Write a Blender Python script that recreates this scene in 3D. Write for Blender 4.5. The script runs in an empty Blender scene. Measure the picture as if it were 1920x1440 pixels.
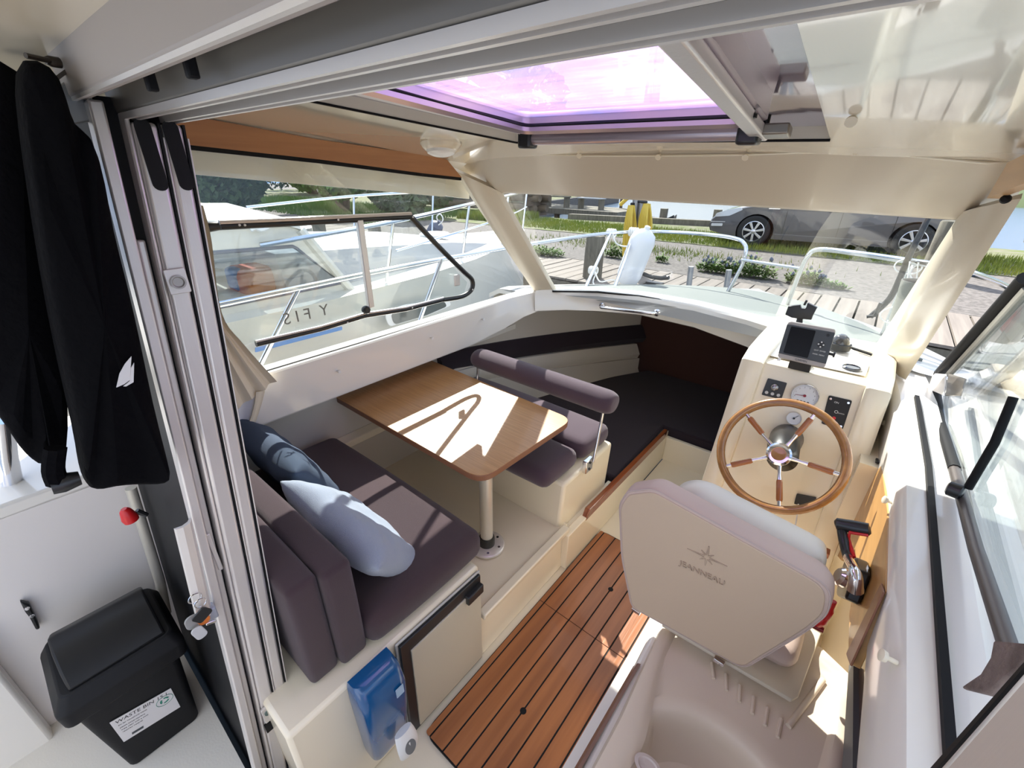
import bpy, bmesh, math, random
from mathutils import Vector, Matrix, Euler
S = bpy.context.scene
COL = S.collection
PI = math.pi
# ---------------------------------------------------------------- camera (boat frame: x starboard, y bow, z up, z=0 cabin sole)
FPX = 814.586
CAM = Vector((0, 0, 1.65))
_F = Vector((1700 - 960, -(335 - 720), -FPX)).normalized()
_A = Vector((-150 - 960, -(310 - 720), -FPX)).normalized()
_X = -_A
_Z = _X.cross(_F)
RM = Matrix((_X, _F, _Z))
cam = bpy.data.cameras.new('camera'); cam.sensor_width = 36; cam.lens = 36 * FPX / 1920; cam.clip_start = .01; cam.clip_end = 900
co = bpy.data.objects.new('camera', cam); COL.objects.link(co)
co.matrix_world = Matrix.Translation(CAM) @ RM.to_4x4()
S.camera = co
# ---------------------------------------------------------------- world, sun, exposure
W = bpy.data.worlds.new('sky'); S.world = W; W.use_nodes = True
nt = W.node_tree; nt.nodes.clear()
o_ = nt.nodes.new('ShaderNodeOutputWorld'); bg = nt.nodes.new('ShaderNodeBackground')
tc = nt.nodes.new('ShaderNodeTexCoord'); mp = nt.nodes.new('ShaderNodeMapping'); mp.inputs['Scale'].default_value = (1.6, 1.6, 3.2)
nz = nt.nodes.new('ShaderNodeTexNoise'); nz.inputs['Scale'].default_value = 1.7; nz.inputs['Detail'].default_value = 7; nz.inputs['Roughness'].default_value = .58
rp = nt.nodes.new('ShaderNodeValToRGB')
rp.color_ramp.elements[0].position = .43; rp.color_ramp.elements[0].color = (.24, .38, .66, 1)
rp.color_ramp.elements[1].position = .60; rp.color_ramp.elements[1].color = (1.0, .96, .90, 1)
nt.links.new(tc.outputs['Generated'], mp.inputs[0]); nt.links.new(mp.outputs[0], nz.inputs[0]); nt.links.new(nz.outputs['Fac'], rp.inputs[0])
nt.links.new(rp.outputs[0], bg.inputs[0]); nt.links.new(bg.outputs[0], o_.inputs[0])
bg.inputs[1].default_value = 1.3
sun = bpy.data.lights.new('sun', 'SUN'); sun.energy = 6.6; sun.angle = math.radians(.6); sun.color = (1, .95, .87)
so = bpy.data.objects.new('sun', sun); COL.objects.link(so)
SUND = Vector((.83, -.80, -1.0))
so.rotation_euler = SUND.to_track_quat('-Z', 'Y').to_euler(); so.location = (-10, 10, 14)
S.view_settings.view_transform = 'Standard'; S.view_settings.look = 'None'; S.view_settings.gamma = 1
S.view_settings.use_curve_mapping = False
S.view_settings.exposure = 0.92
S.cycles.max_bounces = 12; S.cycles.diffuse_bounces = 7; S.cycles.glossy_bounces = 6; S.cycles.transparent_max_bounces = 24
S.cycles.sample_clamp_indirect = 6
# ---------------------------------------------------------------- pixel -> point helpers (1920x1440 frame)
def ray(x, y): return (RM @ Vector((x - 960, 720 - y, -FPX)))
def onpl(x, y, p0, n):
    d = ray(x, y); n = Vector(n); return CAM + d * ((Vector(p0) - CAM).dot(n) / d.dot(n))
def AX(x, y, v): return onpl(x, y, (v, 0, 0), (1, 0, 0))
def AY(x, y, v): return onpl(x, y, (0, v, 0), (0, 1, 0))
def AZ(x, y, v): return onpl(x, y, (0, 0, v), (0, 0, 1))
# ---------------------------------------------------------------- materials
_mats = {}
def mat(name, col, rough=.5, metal=0, coat=0, bump=None, var=None, spec=.5, trans=0, sheen=0, emit=None):
    """bump=(scale,strength[,stretch xyz]); var=(scale, dark colour, amount[,stretch])"""
    if name in _mats: return _mats[name]
    m = bpy.data.materials.new(name); m.use_nodes = True; n = m.node_tree; b = n.nodes['Principled BSDF']
    b.inputs['Base Color'].default_value = (*col, 1); b.inputs['Roughness'].default_value = rough
    b.inputs['Metallic'].default_value = metal; b.inputs['Coat Weight'].default_value = coat; b.inputs['Coat Roughness'].default_value = .04
    b.inputs['Specular IOR Level'].default_value = spec; b.inputs['Transmission Weight'].default_value = trans
    b.inputs['Sheen Weight'].default_value = sheen
    if emit: b.inputs['Emission Color'].default_value = (*emit, 1); b.inputs['Emission Strength'].default_value = 1
    t = n.nodes.new('ShaderNodeTexCoord')
    def noise(scale, st, det=5):
        mpn = n.nodes.new('ShaderNodeMapping'); mpn.inputs['Scale'].default_value = st
        z = n.nodes.new('ShaderNodeTexNoise'); z.inputs['Scale'].default_value = scale; z.inputs['Detail'].default_value = det
        n.links.new(t.outputs['Object'], mpn.inputs[0]); n.links.new(mpn.outputs[0], z.inputs[0]); return z
    if var:
        z = noise(var[0], var[3] if len(var) > 3 else (1, 1, 1))
        r = n.nodes.new('ShaderNodeValToRGB'); a = var[2]
        r.color_ramp.elements[0].position = .35; r.color_ramp.elements[1].position = .65
        r.color_ramp.elements[0].color = (*[c * (1 - a) + d * a for c, d in zip(col, var[1])], 1); r.color_ramp.elements[1].color = (*col, 1)
        n.links.new(z.outputs['Fac'], r.inputs[0]); n.links.new(r.outputs[0], b.inputs['Base Color'])
    if bump:
        z = noise(bump[0], bump[2] if len(bump) > 2 else (1, 1, 1), 3)
        bp = n.nodes.new('ShaderNodeBump'); bp.inputs['Strength'].default_value = bump[1]; bp.inputs['Distance'].default_value = .01
        n.links.new(z.outputs['Fac'], bp.inputs['Height']); n.links.new(bp.outputs[0], b.inputs['Normal'])
    _mats[name] = m; return m
def glass(name, tint=(.93, .95, .95), extra=None, ior=1.5, gloss=1.0):
    m = bpy.data.materials.new(name); m.use_nodes = True; n = m.node_tree; n.nodes.clear()
    out = n.nodes.new('ShaderNodeOutputMaterial'); tr = n.nodes.new('ShaderNodeBsdfTransparent'); gl = n.nodes.new('ShaderNodeBsdfGlossy')
    lw = n.nodes.new('ShaderNodeLayerWeight'); lw.inputs[0].default_value = .5; mx = n.nodes.new('ShaderNodeMixShader')
    pw = n.nodes.new('ShaderNodeMath'); pw.operation = 'POWER'; pw.inputs[1].default_value = 5; fr = n.nodes.new('ShaderNodeMath'); fr.operation = 'MULTIPLY_ADD'
    fr.inputs[1].default_value = .85; fr.inputs[2].default_value = ((ior - 1) / (ior + 1)) ** 2
    n.links.new(lw.outputs['Facing'], pw.inputs[0]); n.links.new(pw.outputs[0], fr.inputs[0])
    tr.inputs[0].default_value = (*tint, 1); gl.inputs['Roughness'].default_value = 0.0
    gl.inputs[0].default_value = (gloss, gloss, gloss, 1)
    n.links.new(fr.outputs[0], mx.inputs[0]); n.links.new(tr.outputs[0], mx.inputs[1]); n.links.new(gl.outputs[0], mx.inputs[2])
    n.links.new(mx.outputs[0], out.inputs[0])
    if extra: extra(n, tr, mx, out)
    _mats[name] = m; return m
CREAM = mat('cream gelcoat', (.84, .755, .585), .25, coat=.4, spec=.5)
CEIL = mat('glossy cream ceiling gelcoat', (.78, .72, .60), .13, coat=.8, bump=(2.2, .018))
HEADM = mat('satin beige header', (.60, .53, .42), .4, coat=.12)
PILM = mat('satin cream pillar', (.70, .63, .50), .32, coat=.2)
WHITE = mat('white gelcoat', (.82, .79, .73), .2, coat=.6)
DECKW = mat('white deck gelcoat', (.55, .55, .53), .3, coat=.3)
DECKG = mat('grey green anti slip deck', (.17, .19, .175), .7, bump=(400, .3))
ALU = mat('brushed aluminium', (.74, .705, .675), .36, metal=.5, bump=(180, .04, (1, 1, .03)))
ALUD = mat('grey painted aluminium', (.20, .185, .165), .45, metal=.35)
CHROME = mat('polished stainless steel', (.78, .78, .80), .10, metal=1)
BLACK = mat('black rubber', (.010, .010, .011), .6, spec=.2)
BLKP = mat('black plastic', (.016, .017, .018), .32)
BINM = mat('matt black bin plastic', (.009, .009, .010), .55, spec=.25)
BLKCLOTH = mat('black jacket cloth', (.0035, .0035, .0045), .9, bump=(60, .3), spec=.05)
TEAK = mat('teak strip', (.40, .150, .050), .38, coat=.15, bump=(90, .12, (1, .04, 1)), var=(26, (.22, .075, .025), .65, (1, .05, 1)))
OAKV = mat('reddish brown veneer', (.46, .20, .07), .42, bump=(120, .08, (1, .05, 1)), var=(40, (.33, .13, .045), .5, (1, .05, 1)))
OAKL = mat('light oak laminate', (.50, .27, .11), .34, coat=.2, var=(110, (.33, .165, .06), .6, (.05, 1, 1)), bump=(160, .04, (.05, 1, 1)))
WOODP = mat('honey wood panel', (.55, .30, .10), .35, coat=.2, var=(30, (.38, .19, .06), .6, (1, .08, 1)))
EDGEB = mat('walnut table edge', (.24, .10, .05), .4)
MAHOG = mat('varnished mahogany', (.28, .075, .022), .22, coat=.5, var=(50, (.15, .035, .012), .6, (1, .08, 1)))
PLUM = mat('plum grey woven fabric', (.070, .044, .049), .95, bump=(900, .35), var=(700, (.05, .032, .038), .5), sheen=.2, spec=.2)
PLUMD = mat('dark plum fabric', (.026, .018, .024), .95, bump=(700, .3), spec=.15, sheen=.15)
BLUEC = mat('pale blue chambray', (.36, .40, .48), .95, bump=(700, .35), var=(500, (.26, .31, .42), .6), sheen=.3)
BLUED = mat('dark blue denim', (.06, .085, .13), .95, bump=(700, .35), var=(500, (.05, .07, .12), .5))
VINYL = mat('beige vinyl', (.56, .43, .31), .5, bump=(500, .06))
VINYLSUN = mat('vinyl tinted pink by sunlight', (.58, .45, .385), .5, bump=(500, .06))  # pink of the sunlit chair edges is put into the vinyl colour
VINYLW = mat('off white vinyl', (.78, .755, .66), .42)
BEIGEP = mat('beige moulded plastic', (.68, .575, .46), .42, bump=(300, .03))
FRIDGE = mat('beige fridge panel', (.52, .47, .37), .5, bump=(200, .03))
BLUEP = mat('blue translucent plastic', (.006, .085, .24), .2, coat=.6)
WPLAS = mat('white plastic', (.80, .80, .78), .35)
REDP = mat('red plastic', (.60, .012, .015), .3)
GREYP = mat('silver grey plastic', (.42, .39, .37), .4)
DGREY = mat('dark slate plastic', (.05, .058, .065), .4)
SCREEN = mat('dark screen', (.004, .004, .005), .25, spec=.2)
WHEELW = mat('varnished golden wood', (.36, .175, .055), .22, coat=.6, var=(30, (.22, .09, .03), .6))
BROWND = mat('dark brown lacquered panel', (.10, .052, .032), .22, coat=.6)
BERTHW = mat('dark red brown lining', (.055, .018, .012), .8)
CURT = mat('beige curtain cloth', (.82, .73, .56), .9, bump=(600, .25))
LINER = mat('grey beige hull liner', (.56, .52, .46), .6, bump=(300, .05))
GVIN = glass('clear window glass')
LAMPG = mat('frosted lamp lens', (.85, .83, .78), .25)
# ---------------------------------------------------------------- mesh helpers
_loc = {}
def _link(o, parent):
    COL.objects.link(o)
    if parent is not None:
        o.parent = parent
        if parent.name in _loc and not _loc[parent.name]: o.matrix_parent_inverse = Matrix.Translation(-parent.location)
    _loc[o.name] = False if (parent is None or not _loc.get(parent.name)) else True
def thing(name, label, cat, loc=(0, 0, 0), rot=None, group=None):
    """Empty at the base.  rot=None: children are given in world coordinates; otherwise in local ones."""
    o = bpy.data.objects.new(name, None); COL.objects.link(o); o.location = loc; o.empty_display_size = .05
    if rot is not None: o.rotation_euler = rot
    _loc[o.name] = rot is not None
    o['label'] = label; o['category'] = cat
    if group: o['group'] = group
    return o
def tag(o, label=None, cat=None, group=None, kind=None):
    if label: o['label'] = label
    if cat: o['category'] = cat
    if group: o['group'] = group
    if kind: o['kind'] = kind
    return o
def obj(name, bm, m, parent=None, smooth=True, bevel=0, seg=2, ang=35, subd=0, kind=None):
    bmesh.ops.recalc_face_normals(bm, faces=bm.faces)
    me = bpy.data.meshes.new(name); bm.to_mesh(me); bm.free()
    if isinstance(m, (list, tuple)):
        for q in m: me.materials.append(q)
    else: me.materials.append(m)
    o = bpy.data.objects.new(name, me)
    _link(o, parent)
    if parent is not None and parent.type == 'MESH' and not _loc.get(parent.name): o.matrix_parent_inverse = Matrix.Identity(4)
    if bevel:
        md = o.modifiers.new('b', 'BEVEL'); md.width = bevel; md.segments = seg; md.limit_method = 'ANGLE'; md.angle_limit = math.radians(ang)
    if subd:
        md = o.modifiers.new('s', 'SUBSURF'); md.levels = subd; md.render_levels = subd
    if smooth:
        me.polygons.foreach_set('use_smooth', [True] * len(me.polygons))
        try: me.set_sharp_from_angle(angle=math.radians(40))
        except Exception: pass
    if kind: o['kind'] = kind
    return o
def B(): return bmesh.new()
def box(bm, x0, x1, y0, y1, z0, z1, M=None):
    vs = [bm.verts.new((x, y, z)) for z in (z0, z1) for x, y in ((x0, y0), (x1, y0), (x1, y1), (x0, y1))]
    fs = [(3, 2, 1, 0), (4, 5, 6, 7), (0, 1, 5, 4), (1, 2, 6, 5), (2, 3, 7, 6), (3, 0, 4, 7)]
    for f in fs: bm.faces.new([vs[i] for i in f])
    if M is not None: bmesh.ops.transform(bm, matrix=M, verts=vs)
    return vs
def prism(bm, pts, vec):
    vec = Vector(vec); a = [bm.verts.new(Vector(p)) for p in pts]; b = [bm.verts.new(Vector(p) + vec) for p in pts]; n = len(pts)
    bm.faces.new(a[::-1]); bm.faces.new(b)
    for i in range(n): bm.faces.new([a[i], a[(i + 1) % n], b[(i + 1) % n], b[i]])
    return a + b
def loft(bm, rings, closed=True, caps=True):
    R = [[bm.verts.new(Vector(p)) for p in r] for r in rings]; n = len(R[0])
    for i in range(len(R) - 1):
        for j in range(n if closed else n - 1):
            bm.faces.new([R[i][j], R[i][(j + 1) % n], R[i + 1][(j + 1) % n], R[i + 1][j]])
    if caps and closed: bm.faces.new(R[0][::-1]); bm.faces.new(R[-1])
    return R
def tube(bm, path, r, n=10, closed=False):
    path = [Vector(p) for p in path]; rings = []; N = len(path); prev = None
    rr = r if isinstance(r, (list, tuple)) else [r] * N
    for i, p in enumerate(path):
        if closed: t = path[(i + 1) % N] - path[i - 1]
        else: t = path[min(i + 1, N - 1)] - path[max(i - 1, 0)]
        t.normalize()
        if prev is None: u = t.orthogonal().normalized()
        else:
            u = prev - t * prev.dot(t)
            u = u.normalized() if u.length > 1e-6 else t.orthogonal().normalized()
        prev = u; v = t.cross(u)
        rings.append([p + (u * math.cos(2 * PI * k / n) + v * math.sin(2 * PI * k / n)) * rr[i] for k in range(n)])
    if closed:
        rings.append(rings[0]); loft(bm, rings, True, False); bmesh.ops.remove_doubles(bm, verts=bm.verts, dist=1e-6)
    else: loft(bm, rings)
def smoothpath(pts, k=6):
    pts = [Vector(p) for p in pts]; out = []
    for i in range(len(pts) - 1):
        p0 = pts[max(i - 1, 0)]; p1 = pts[i]; p2 = pts[i + 1]; p3 = pts[min(i + 2, len(pts) - 1)]
        for j in range(k):
            t = j / k; t2 = t * t; t3 = t2 * t
            out.append(.5 * ((2 * p1) + (p2 - p0) * t + (2 * p0 - 5 * p1 + 4 * p2 - p3) * t2 + (3 * p1 - p0 - 3 * p2 + p3) * t3))
    out.append(pts[-1]); return out
def frame(c, n, up=(0, 0, 1)):
    """matrix with local z along n, local y close to up"""
    n = Vector(n).normalized(); up = Vector(up); x = up.cross(n).normalized(); y = n.cross(x)
    return Matrix.Translation(Vector(c)) @ Matrix((x, y, n)).transposed().to_4x4()
def lathe(bm, prof, M=Matrix.Identity(4), n=32):
    rings = [[M @ Vector((r * math.cos(2 * PI * k / n), r * math.sin(2 * PI * k / n), z)) for k in range(n)] for r, z in prof]
    loft(bm, rings, True, True)
def disc(bm, c, n, r, h, seg=28):
    M = frame(c, n); lathe(bm, [(r, 0), (r, h)], M, seg)
def rrect(w, h, r, k=5):
    pts = []
    for cx, cy, a in ((w / 2 - r, h / 2 - r, 0), (-w / 2 + r, h / 2 - r, 90), (-w / 2 + r, -h / 2 + r, 180), (w / 2 - r, -h / 2 + r, 270)):
        for i in range(k + 1):
            t = math.radians(a + 90 * i / k); pts.append((cx + r * math.cos(t), cy + r * math.sin(t)))
    return pts
def roundpoly(pts, r, k=5):
    """round the corners of a 3-D polygon; r may be a list"""
    pts = [Vector(p) for p in pts]; n = len(pts); out = []
    for i in range(n):
        ri = r[i] if isinstance(r, (list, tuple)) else r
        p = pts[i]; a = (pts[i - 1] - p); b = (pts[(i + 1) % n] - p)
        if ri <= 0: out.append(p); continue
        d = min(ri, a.length * .49, b.length * .49); A_ = p + a.normalized() * d; B_ = p + b.normalized() * d
        for j in range(k + 1):
            t = j / k; out.append(A_ * (1 - t) ** 2 + p * 2 * t * (1 - t) + B_ * t * t)
    return out
def qpt(Q, u, v): return (Q[0] * (1 - u) + Q[1] * u) * (1 - v) + (Q[3] * (1 - u) + Q[2] * u) * v   # TL TR BR BL
def cushion(name, x0, x1, y0, y1, z0, z1, m, parent=None, r=.03, puff=.012, M=None, nx=14, ny=10):
    """soft block: rounded box with slightly bulging faces"""
    bm = B(); box(bm, x0, x1, y0, y1, z0, z1)
    bmesh.ops.bevel(bm, geom=list(bm.edges), offset=r, segments=4, profile=.5, affect='EDGES')
    bmesh.ops.subdivide_edges(bm, edges=[e for e in bm.edges if e.calc_length() > .08], cuts=6, use_grid_fill=True)
    c = Vector(((x0 + x1) / 2, (y0 + y1) / 2, (z0 + z1) / 2)); h = Vector(((x1 - x0) / 2, (y1 - y0) / 2, (z1 - z0) / 2))
    for v in bm.verts:
        d = v.co - c; q = [max(0, 1 - (d[i] / h[i]) ** 2) for i in range(3)]
        for i in range(3):
            j, k = (i + 1) % 3, (i + 2) % 3
            if abs(d[i]) > h[i] * .7: v.co[i] += math.copysign(puff * math.sqrt(q[j] * q[k]), d[i])
    if M is not None: bmesh.ops.transform(bm, matrix=M, verts=bm.verts)
    return obj(name, bm, m, parent)
def text(name, s, M, size, m, parent=None, ext=.0004, align='CENTER'):
    cu = bpy.data.curves.new(name, 'FONT'); cu.body = s; cu.size = size; cu.extrude = ext; cu.align_x = align; cu.align_y = 'CENTER'; cu.resolution_u = 3
    cu.materials.append(m); o = bpy.data.objects.new(name, cu); _link(o, parent)
    if parent is not None and _loc.get(parent.name): o.matrix_local = M
    elif parent is not None: o.matrix_basis = M
    else: o.matrix_world = M
    return o
def struct(name, bm, m, **k):
    p = k.pop('parent', None); o = obj(name, bm, m, p, **k)
    if p is None: o['kind'] = 'structure'
    return o
def slabf(name, pts, vec, m, parent=None, bevel=0, **k):
    bm = B(); prism(bm, pts, vec); return obj(name, bm, m, parent, bevel=bevel, smooth=bevel > 0 or k.pop('smooth', False), **k)
random.seed(4)
# ================================================================ BOAT SHELL
XP, XS, XC = -1.6, .23, -.685
DK = .092                                   # rake of the aft door bulkhead
def ydoor(z): return .117 + DK * z
# ---- floor (cream cabin sole) with the recess that takes the teak board
bm = B(); box(bm, -1.8, .5, .10, 2.14, -.06, 0.0); struct('floor', bm, CREAM, bevel=.004)
# ---- raised dinette platform with its moulded rim and the riser down to the sole
bm = B()
prism(bm, [(-1.8, .74, .0), (-.728, .74, .0), (-.735, .74, .05), (-.745, .74, .215), (-1.8, .74, .215)], (0, .60, 0))
plat = struct('trim_1', bm, CREAM, bevel=.008)
bm = B(); prism(bm, [(-.75, .745, .205), (-.716, .745, .205), (-.712, .745, .235), (-.75, .745, .235)], (0, .56, 0))
struct('trim_2', bm, CREAM, bevel=.006)
# ---- port sill band (inner face, ledge, rounded lower lip) running forward into the corner
up = [(-1.6, .13, .975), (-1.6, 1.0, .975), (-1.6, 1.7, .98), (-1.592, 1.95, .985), (-1.56, 2.10, .99), (-1.50, 2.18, 1.0)]
lo = [(-1.6, .13, .795), (-1.6, 1.0, .792), (-1.6, 1.62, .792), (-1.592, 1.88, .82), (-1.56, 2.03, .865), (-1.50, 2.12, .90)]
bm = B(); rings = []
for a, b in zip(up, lo):
    a = Vector(a); b = Vector(b)
    rings.append([a, a + Vector((-.006, 0, .006)), a + Vector((-.09, 0, .004)), Vector((-1.70, a.y, a.z - .01)), Vector((-1.76, a.y, b.z - .03)), b + Vector((-.17, 0, -.02)), b + Vector((-.02, 0, -.01)), b])
loft(bm, rings)
struct('wall_port', bm, WHITE)
bm = B()
for x0, px in enumerate([(690, 632), (806, 632), (903, 600)]): pass
# ---- starboard sill band: inner face, top, seal channel, glass track
bm = B(); rings = []
for y in (.2, .8, 1.4, 1.9, 2.25):
    t = max(0, (y - 1.4) / .85); xi = XS - .02 - .05 * t * t
    rings.append([(xi, y, .79), (xi - .01, y, .955), (xi + .004, y, .975), (xi + .10, y, .977), (xi + .105, y, .955), (.62, y, .93), (.62, y, .74), (xi + .05, y, .765)])
loft(bm, rings); struct('wall_starboard', bm, WHITE)
# ---- front beam under the windscreen
ux = [(1003, 549), (1060, 546), (1120, 548), (1200, 557), (1300, 575), (1400, 600), (1470, 622), (1560, 645), (1665, 665), (1700, 690)]
lx = [(1003, 583), (1060, 581), (1120, 583), (1200, 590), (1300, 613), (1400, 650), (1470, 690), (1560, 730), (1665, 770), (1700, 790)]
BT = [AZ(*p, 1.005) for p in ux]
rings = []
for t, l in zip(BT, lx):
    b = AY(*l, t.y - .01)
    rings.append([t, t + Vector((0, .012, .012)), t + Vector((0, .10, .012)), t + Vector((0, .12, -.05)), Vector((b.x, t.y + .10, b.z - .01)), b + Vector((0, .02, -.01)), b])
bm = B(); loft(bm, rings); struct('trim_3', bm, WHITE)
# ---- hull sides under the side decks and round the bow
def hullx(y, half=1.30):
    if y < 1.3: return half
    return half * max(0, 1 - ((y - 1.3) / 2.75) ** 2.2) ** .72
ys = [.0, .5, 1.0, 1.3, 1.6, 1.9, 2.2, 2.5, 2.8, 3.1, 3.35, 3.6, 3.8, 3.95, 4.03, 4.05]
def deckz(y): return .975 if y < 2.15 else .985 - .105 * (y - 2.15)
for s, nm in ((-1, 'trim_4'), (1, 'trim_5')):
    rings = []
    for y in ys:
        h = hullx(y); k = .82 if y < 3 else .8
        z = deckz(y) - .04 if (s > 0 or y > 2.1) else .74
        rings.append([(XC + s * h, y, z), (XC + s * h * .97, y, .45), (XC + s * h * .86, y, .0), (XC + s * h * .80, y, -.35), (XC + s * (h * .80 - .03), y, -.35), (XC + s * (h * .84 - .04 * (h > .1)), y, 0), (XC + s * max(0, h * .95 - .05), y, .45), (XC + s * max(0, h - .05), y, z)])
    bm = B(); loft(bm, rings); struct(nm, bm, WHITE)
# side decks (port and starboard) and the foredeck with its anti-slip field
for s, nm, xi, z in ((-1, 'trim_6', -1.70, .735), (1, 'trim_7', .34, .93)):
    bm = B(); prism(bm, [(xi, .0, z), (XC + s * 1.33, .0, z), (XC + s * 1.33, 1.4, z), (XC + s * 1.28, 1.9, z), (XC + s * 1.2, 2.25, z), (xi, 2.25, z)], (0, 0, .03)); struct(nm, bm, WHITE)
def beamy(x):
    for p, q in zip(BT, BT[1:]):
        if p.x <= x <= q.x: return p.y + (q.y - p.y) * (x - p.x) / (q.x - p.x)
    return BT[0].y if x < BT[0].x else BT[-1].y
def deckring(y, ks, scale, dz, th, k0):
    top = []
    for a, b in ks:
        x = XC + a * hullx(y) * scale; yy = max(y, beamy(x) + k0); top.append(Vector((x, yy, deckz(yy) + b + dz)))
    return top + [p - Vector((0, 0, th)) for p in top[::-1]]
DP = [(-1, -.045), (-.93, .0), (-.75, .012), (-.5, .025), (-.25, .032), (0, .035), (.25, .032), (.5, .025), (.75, .012), (.93, .0), (1, -.045)]
bm = B(); loft(bm, [deckring(y, DP, 1.01, 0, .03, .03 + (y - 2.12) * .05) for y in [2.12, 2.2, 2.3, 2.4, 2.5, 2.6, 2.8, 3.1, 3.35, 3.6, 3.8, 3.95, 4.04]]); struct('trim_8', bm, DECKW)
DG = [(-1, .012), (-.8, .019), (-.5, .029), (-.25, .035), (0, .037), (.25, .035), (.5, .029), (.8, .019), (1, .012)]
bm = B(); loft(bm, [deckring(y, DG, .80, .008, .012, .14 + (y - 2.4) * .05) for y in [2.35, 2.45, 2.55, 2.65, 2.8, 3.1, 3.4, 3.6, 3.75]]); struct('trim_9', bm, DECKG)
# ---- locker block of the dinette (aft seat) and nav seat box
bm = B(); box(bm, -1.8, -.742, .10, .752, 0, .458); struct('trim_10', bm, CREAM, bevel=.012)
# small up-stand at the hull side behind the seats
bm = B()
prism(bm, [(-1.78, .1, .2), (-1.72, .1, .2), (-1.755, .1, .46), (-1.745, .1, .56), (-1.79, .1, .80), (-1.85, .1, .80), (-1.85, .1, .2)], (0, 1.7, 0)); struct('trim_11', bm, LINER, bevel=.004)
bm = B(); prism(bm, [(-1.752, .6, .44), (-1.715, .6, .44), (-1.715, .6, .475), (-1.752, .6, .50)], (0, .72, 0)); struct('trim_12', bm, CREAM, bevel=.005)
# ---- fore cabin: hull liner, side shelf, berth front, bulkhead
def cabx(y, z):
    t = max(0, (y - 1.55) / 1.25); return -1.76 + .62 * t ** 1.35 + .20 * t * max(0, (.75 - z)) 
def fsc(p):
    p = Vector(p); k = 1 + .16 * min(1, max(0, (p.y - 1.5) / 1.3)); return CAM + (p - CAM) * k
def linerstrip(nm, z0, z1, m, out=0, y1=2.82, bulge=0, top=False):
    rings = []
    for i in range(14):
        y = 1.5 + (y1 - 1.5) * i / 13
        x0, x1 = cabx(y, z0) + out, cabx(y, z1) + out
        r = [fsc(p) for p in [(x0, y, z0), (x0 + bulge, y, z0 + (z1 - z0) * .3), (x1 + bulge, y, z0 + (z1 - z0) * .75), (x1, y, z1), (x1 - .05, y, z1), (x0 - .05, y, z0)]]
        if top:
            for j in (3, 4): r[j].z = deckz(r[j].y) - .06
        rings.append(r)
    bm = B(); loft(bm, rings); return struct(nm, bm, m)
linerstrip('wall_bow_port', .72, .98, LINER, 0, top=True)
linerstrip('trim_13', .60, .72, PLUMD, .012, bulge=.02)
linerstrip('trim_14', .50, .60, LINER, .035, 2.74, bulge=.012)
linerstrip('trim_15', .20, .50, LINER, .05, 2.74)
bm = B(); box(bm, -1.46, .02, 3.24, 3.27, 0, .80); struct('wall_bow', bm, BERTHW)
bm = B(); box(bm, -.705, .1, 2.415, 2.44, .0, .17); struct('trim_16', bm, CREAM, bevel=.004)
bm = B(); box(bm, -.70, .3, 2.0, 2.45, -.06, .004); struct('trim_17', bm, CREAM, bevel=.002)
# low wall beside the walkway that carries the mahogany capping
bm = B(); box(bm, -.738, -.704, 1.28, 2.44, 0, .205); struct('trim_18', bm, CREAM, bevel=.004)
bm = B(); box(bm, -.77, -.735, 1.28, 1.77, 0, .19); struct('trim_19', bm, CREAM, bevel=.006)
# ---- ceiling with camber and the roof hatch opening
def zc(x, y):
    u = (x - XC) / .92; return 1.842 - .088 * y - (.012 if u < 0 else .035) * min(1.3, abs(u)) ** 2.4
def onceil(px, py):
    d = ray(px, py).normalized(); f = lambda t: (CAM + d * t).z - zc((CAM + d * t).x, (CAM + d * t).y); t = .05
    while f(t) < 0 and t < 4: t += .02
    a, b = t - .02, t
    for _ in range(20):
        m = (a + b) / 2
        if f(m) < 0: a = m
        else: b = m
    return CAM + d * b
hp = onceil(968, 267); hs = onceil(1557, 262); hp2 = onceil(545, 151); hs2 = onceil(1500, 62)
def ext(a, b, y): t = (y - a.y) / (b.y - a.y); return a.lerp(b, t)
ya = .36
HOLE = [ext(hp, hp2, ya), hp, hs, ext(hs, hs2, ya)]
HOLE[0] = Vector((min(HOLE[0].x, -1.1), ya, 0)); 
for p in HOLE: p.z = zc(p.x, p.y)
OUT = [Vector((-1.60, .14, 0)), Vector((-1.60, 1.66, 0)), Vector((.215, 1.66, 0)), Vector((.215, .14, 0))]
def ringpts(C4, z=None, rr=0):
    out = []
    for i in range(4):
        a, b = C4[i], C4[(i + 1) % 4]
        for j in range(12): q = a.lerp(b, j / 12); out.append(Vector((q.x, q.y, 0)))
    return out
a = ringpts(OUT); b = ringpts(HOLE); rings = []
for k in range(11):
    t = k / 10; r = [p.lerp(q, t) for p, q in zip(a, b)]
    for p in r: p.z = zc(p.x, p.y)
    rings.append(r)
rings.append([p + Vector((0, 0, .035)) for p in rings[-1]])
rings.append([Vector((p.x, p.y, zc(p.x, p.y) + .05)) for p in a])
bm = B(); loft(bm, rings, True, False); struct('ceiling', bm, CEIL)
# opaque outer roof skin beyond the ceiling edges (overhang aft and at the sides)
bm = B(); 
rings = []
for y in (-.55, -.2, .10, .250):
    rings.append([(x, y, 1.785 - .006 * ((x - XC) / .92) ** 2 + (.0)) for x in [-1.75, -1.4, -1.0, -.685, -.3, .1, .4]] + [(x, y, 1.87) for x in [.4, -1.75]])
loft(bm, rings); struct('trim_20', bm, CREAM)
# mauve edge panel of the cockpit overhang next to the door head
slabf('trim_21', [AZ(130, 97, 1.779), AZ(250, 0, 1.779), AZ(560, -10, 1.779), AZ(200, 142, 1.779)], (0, 0, .012), mat('mauve grey headlining', (.50, .45, .43), .5), bevel=.003)['kind'] = 'structure'
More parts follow.
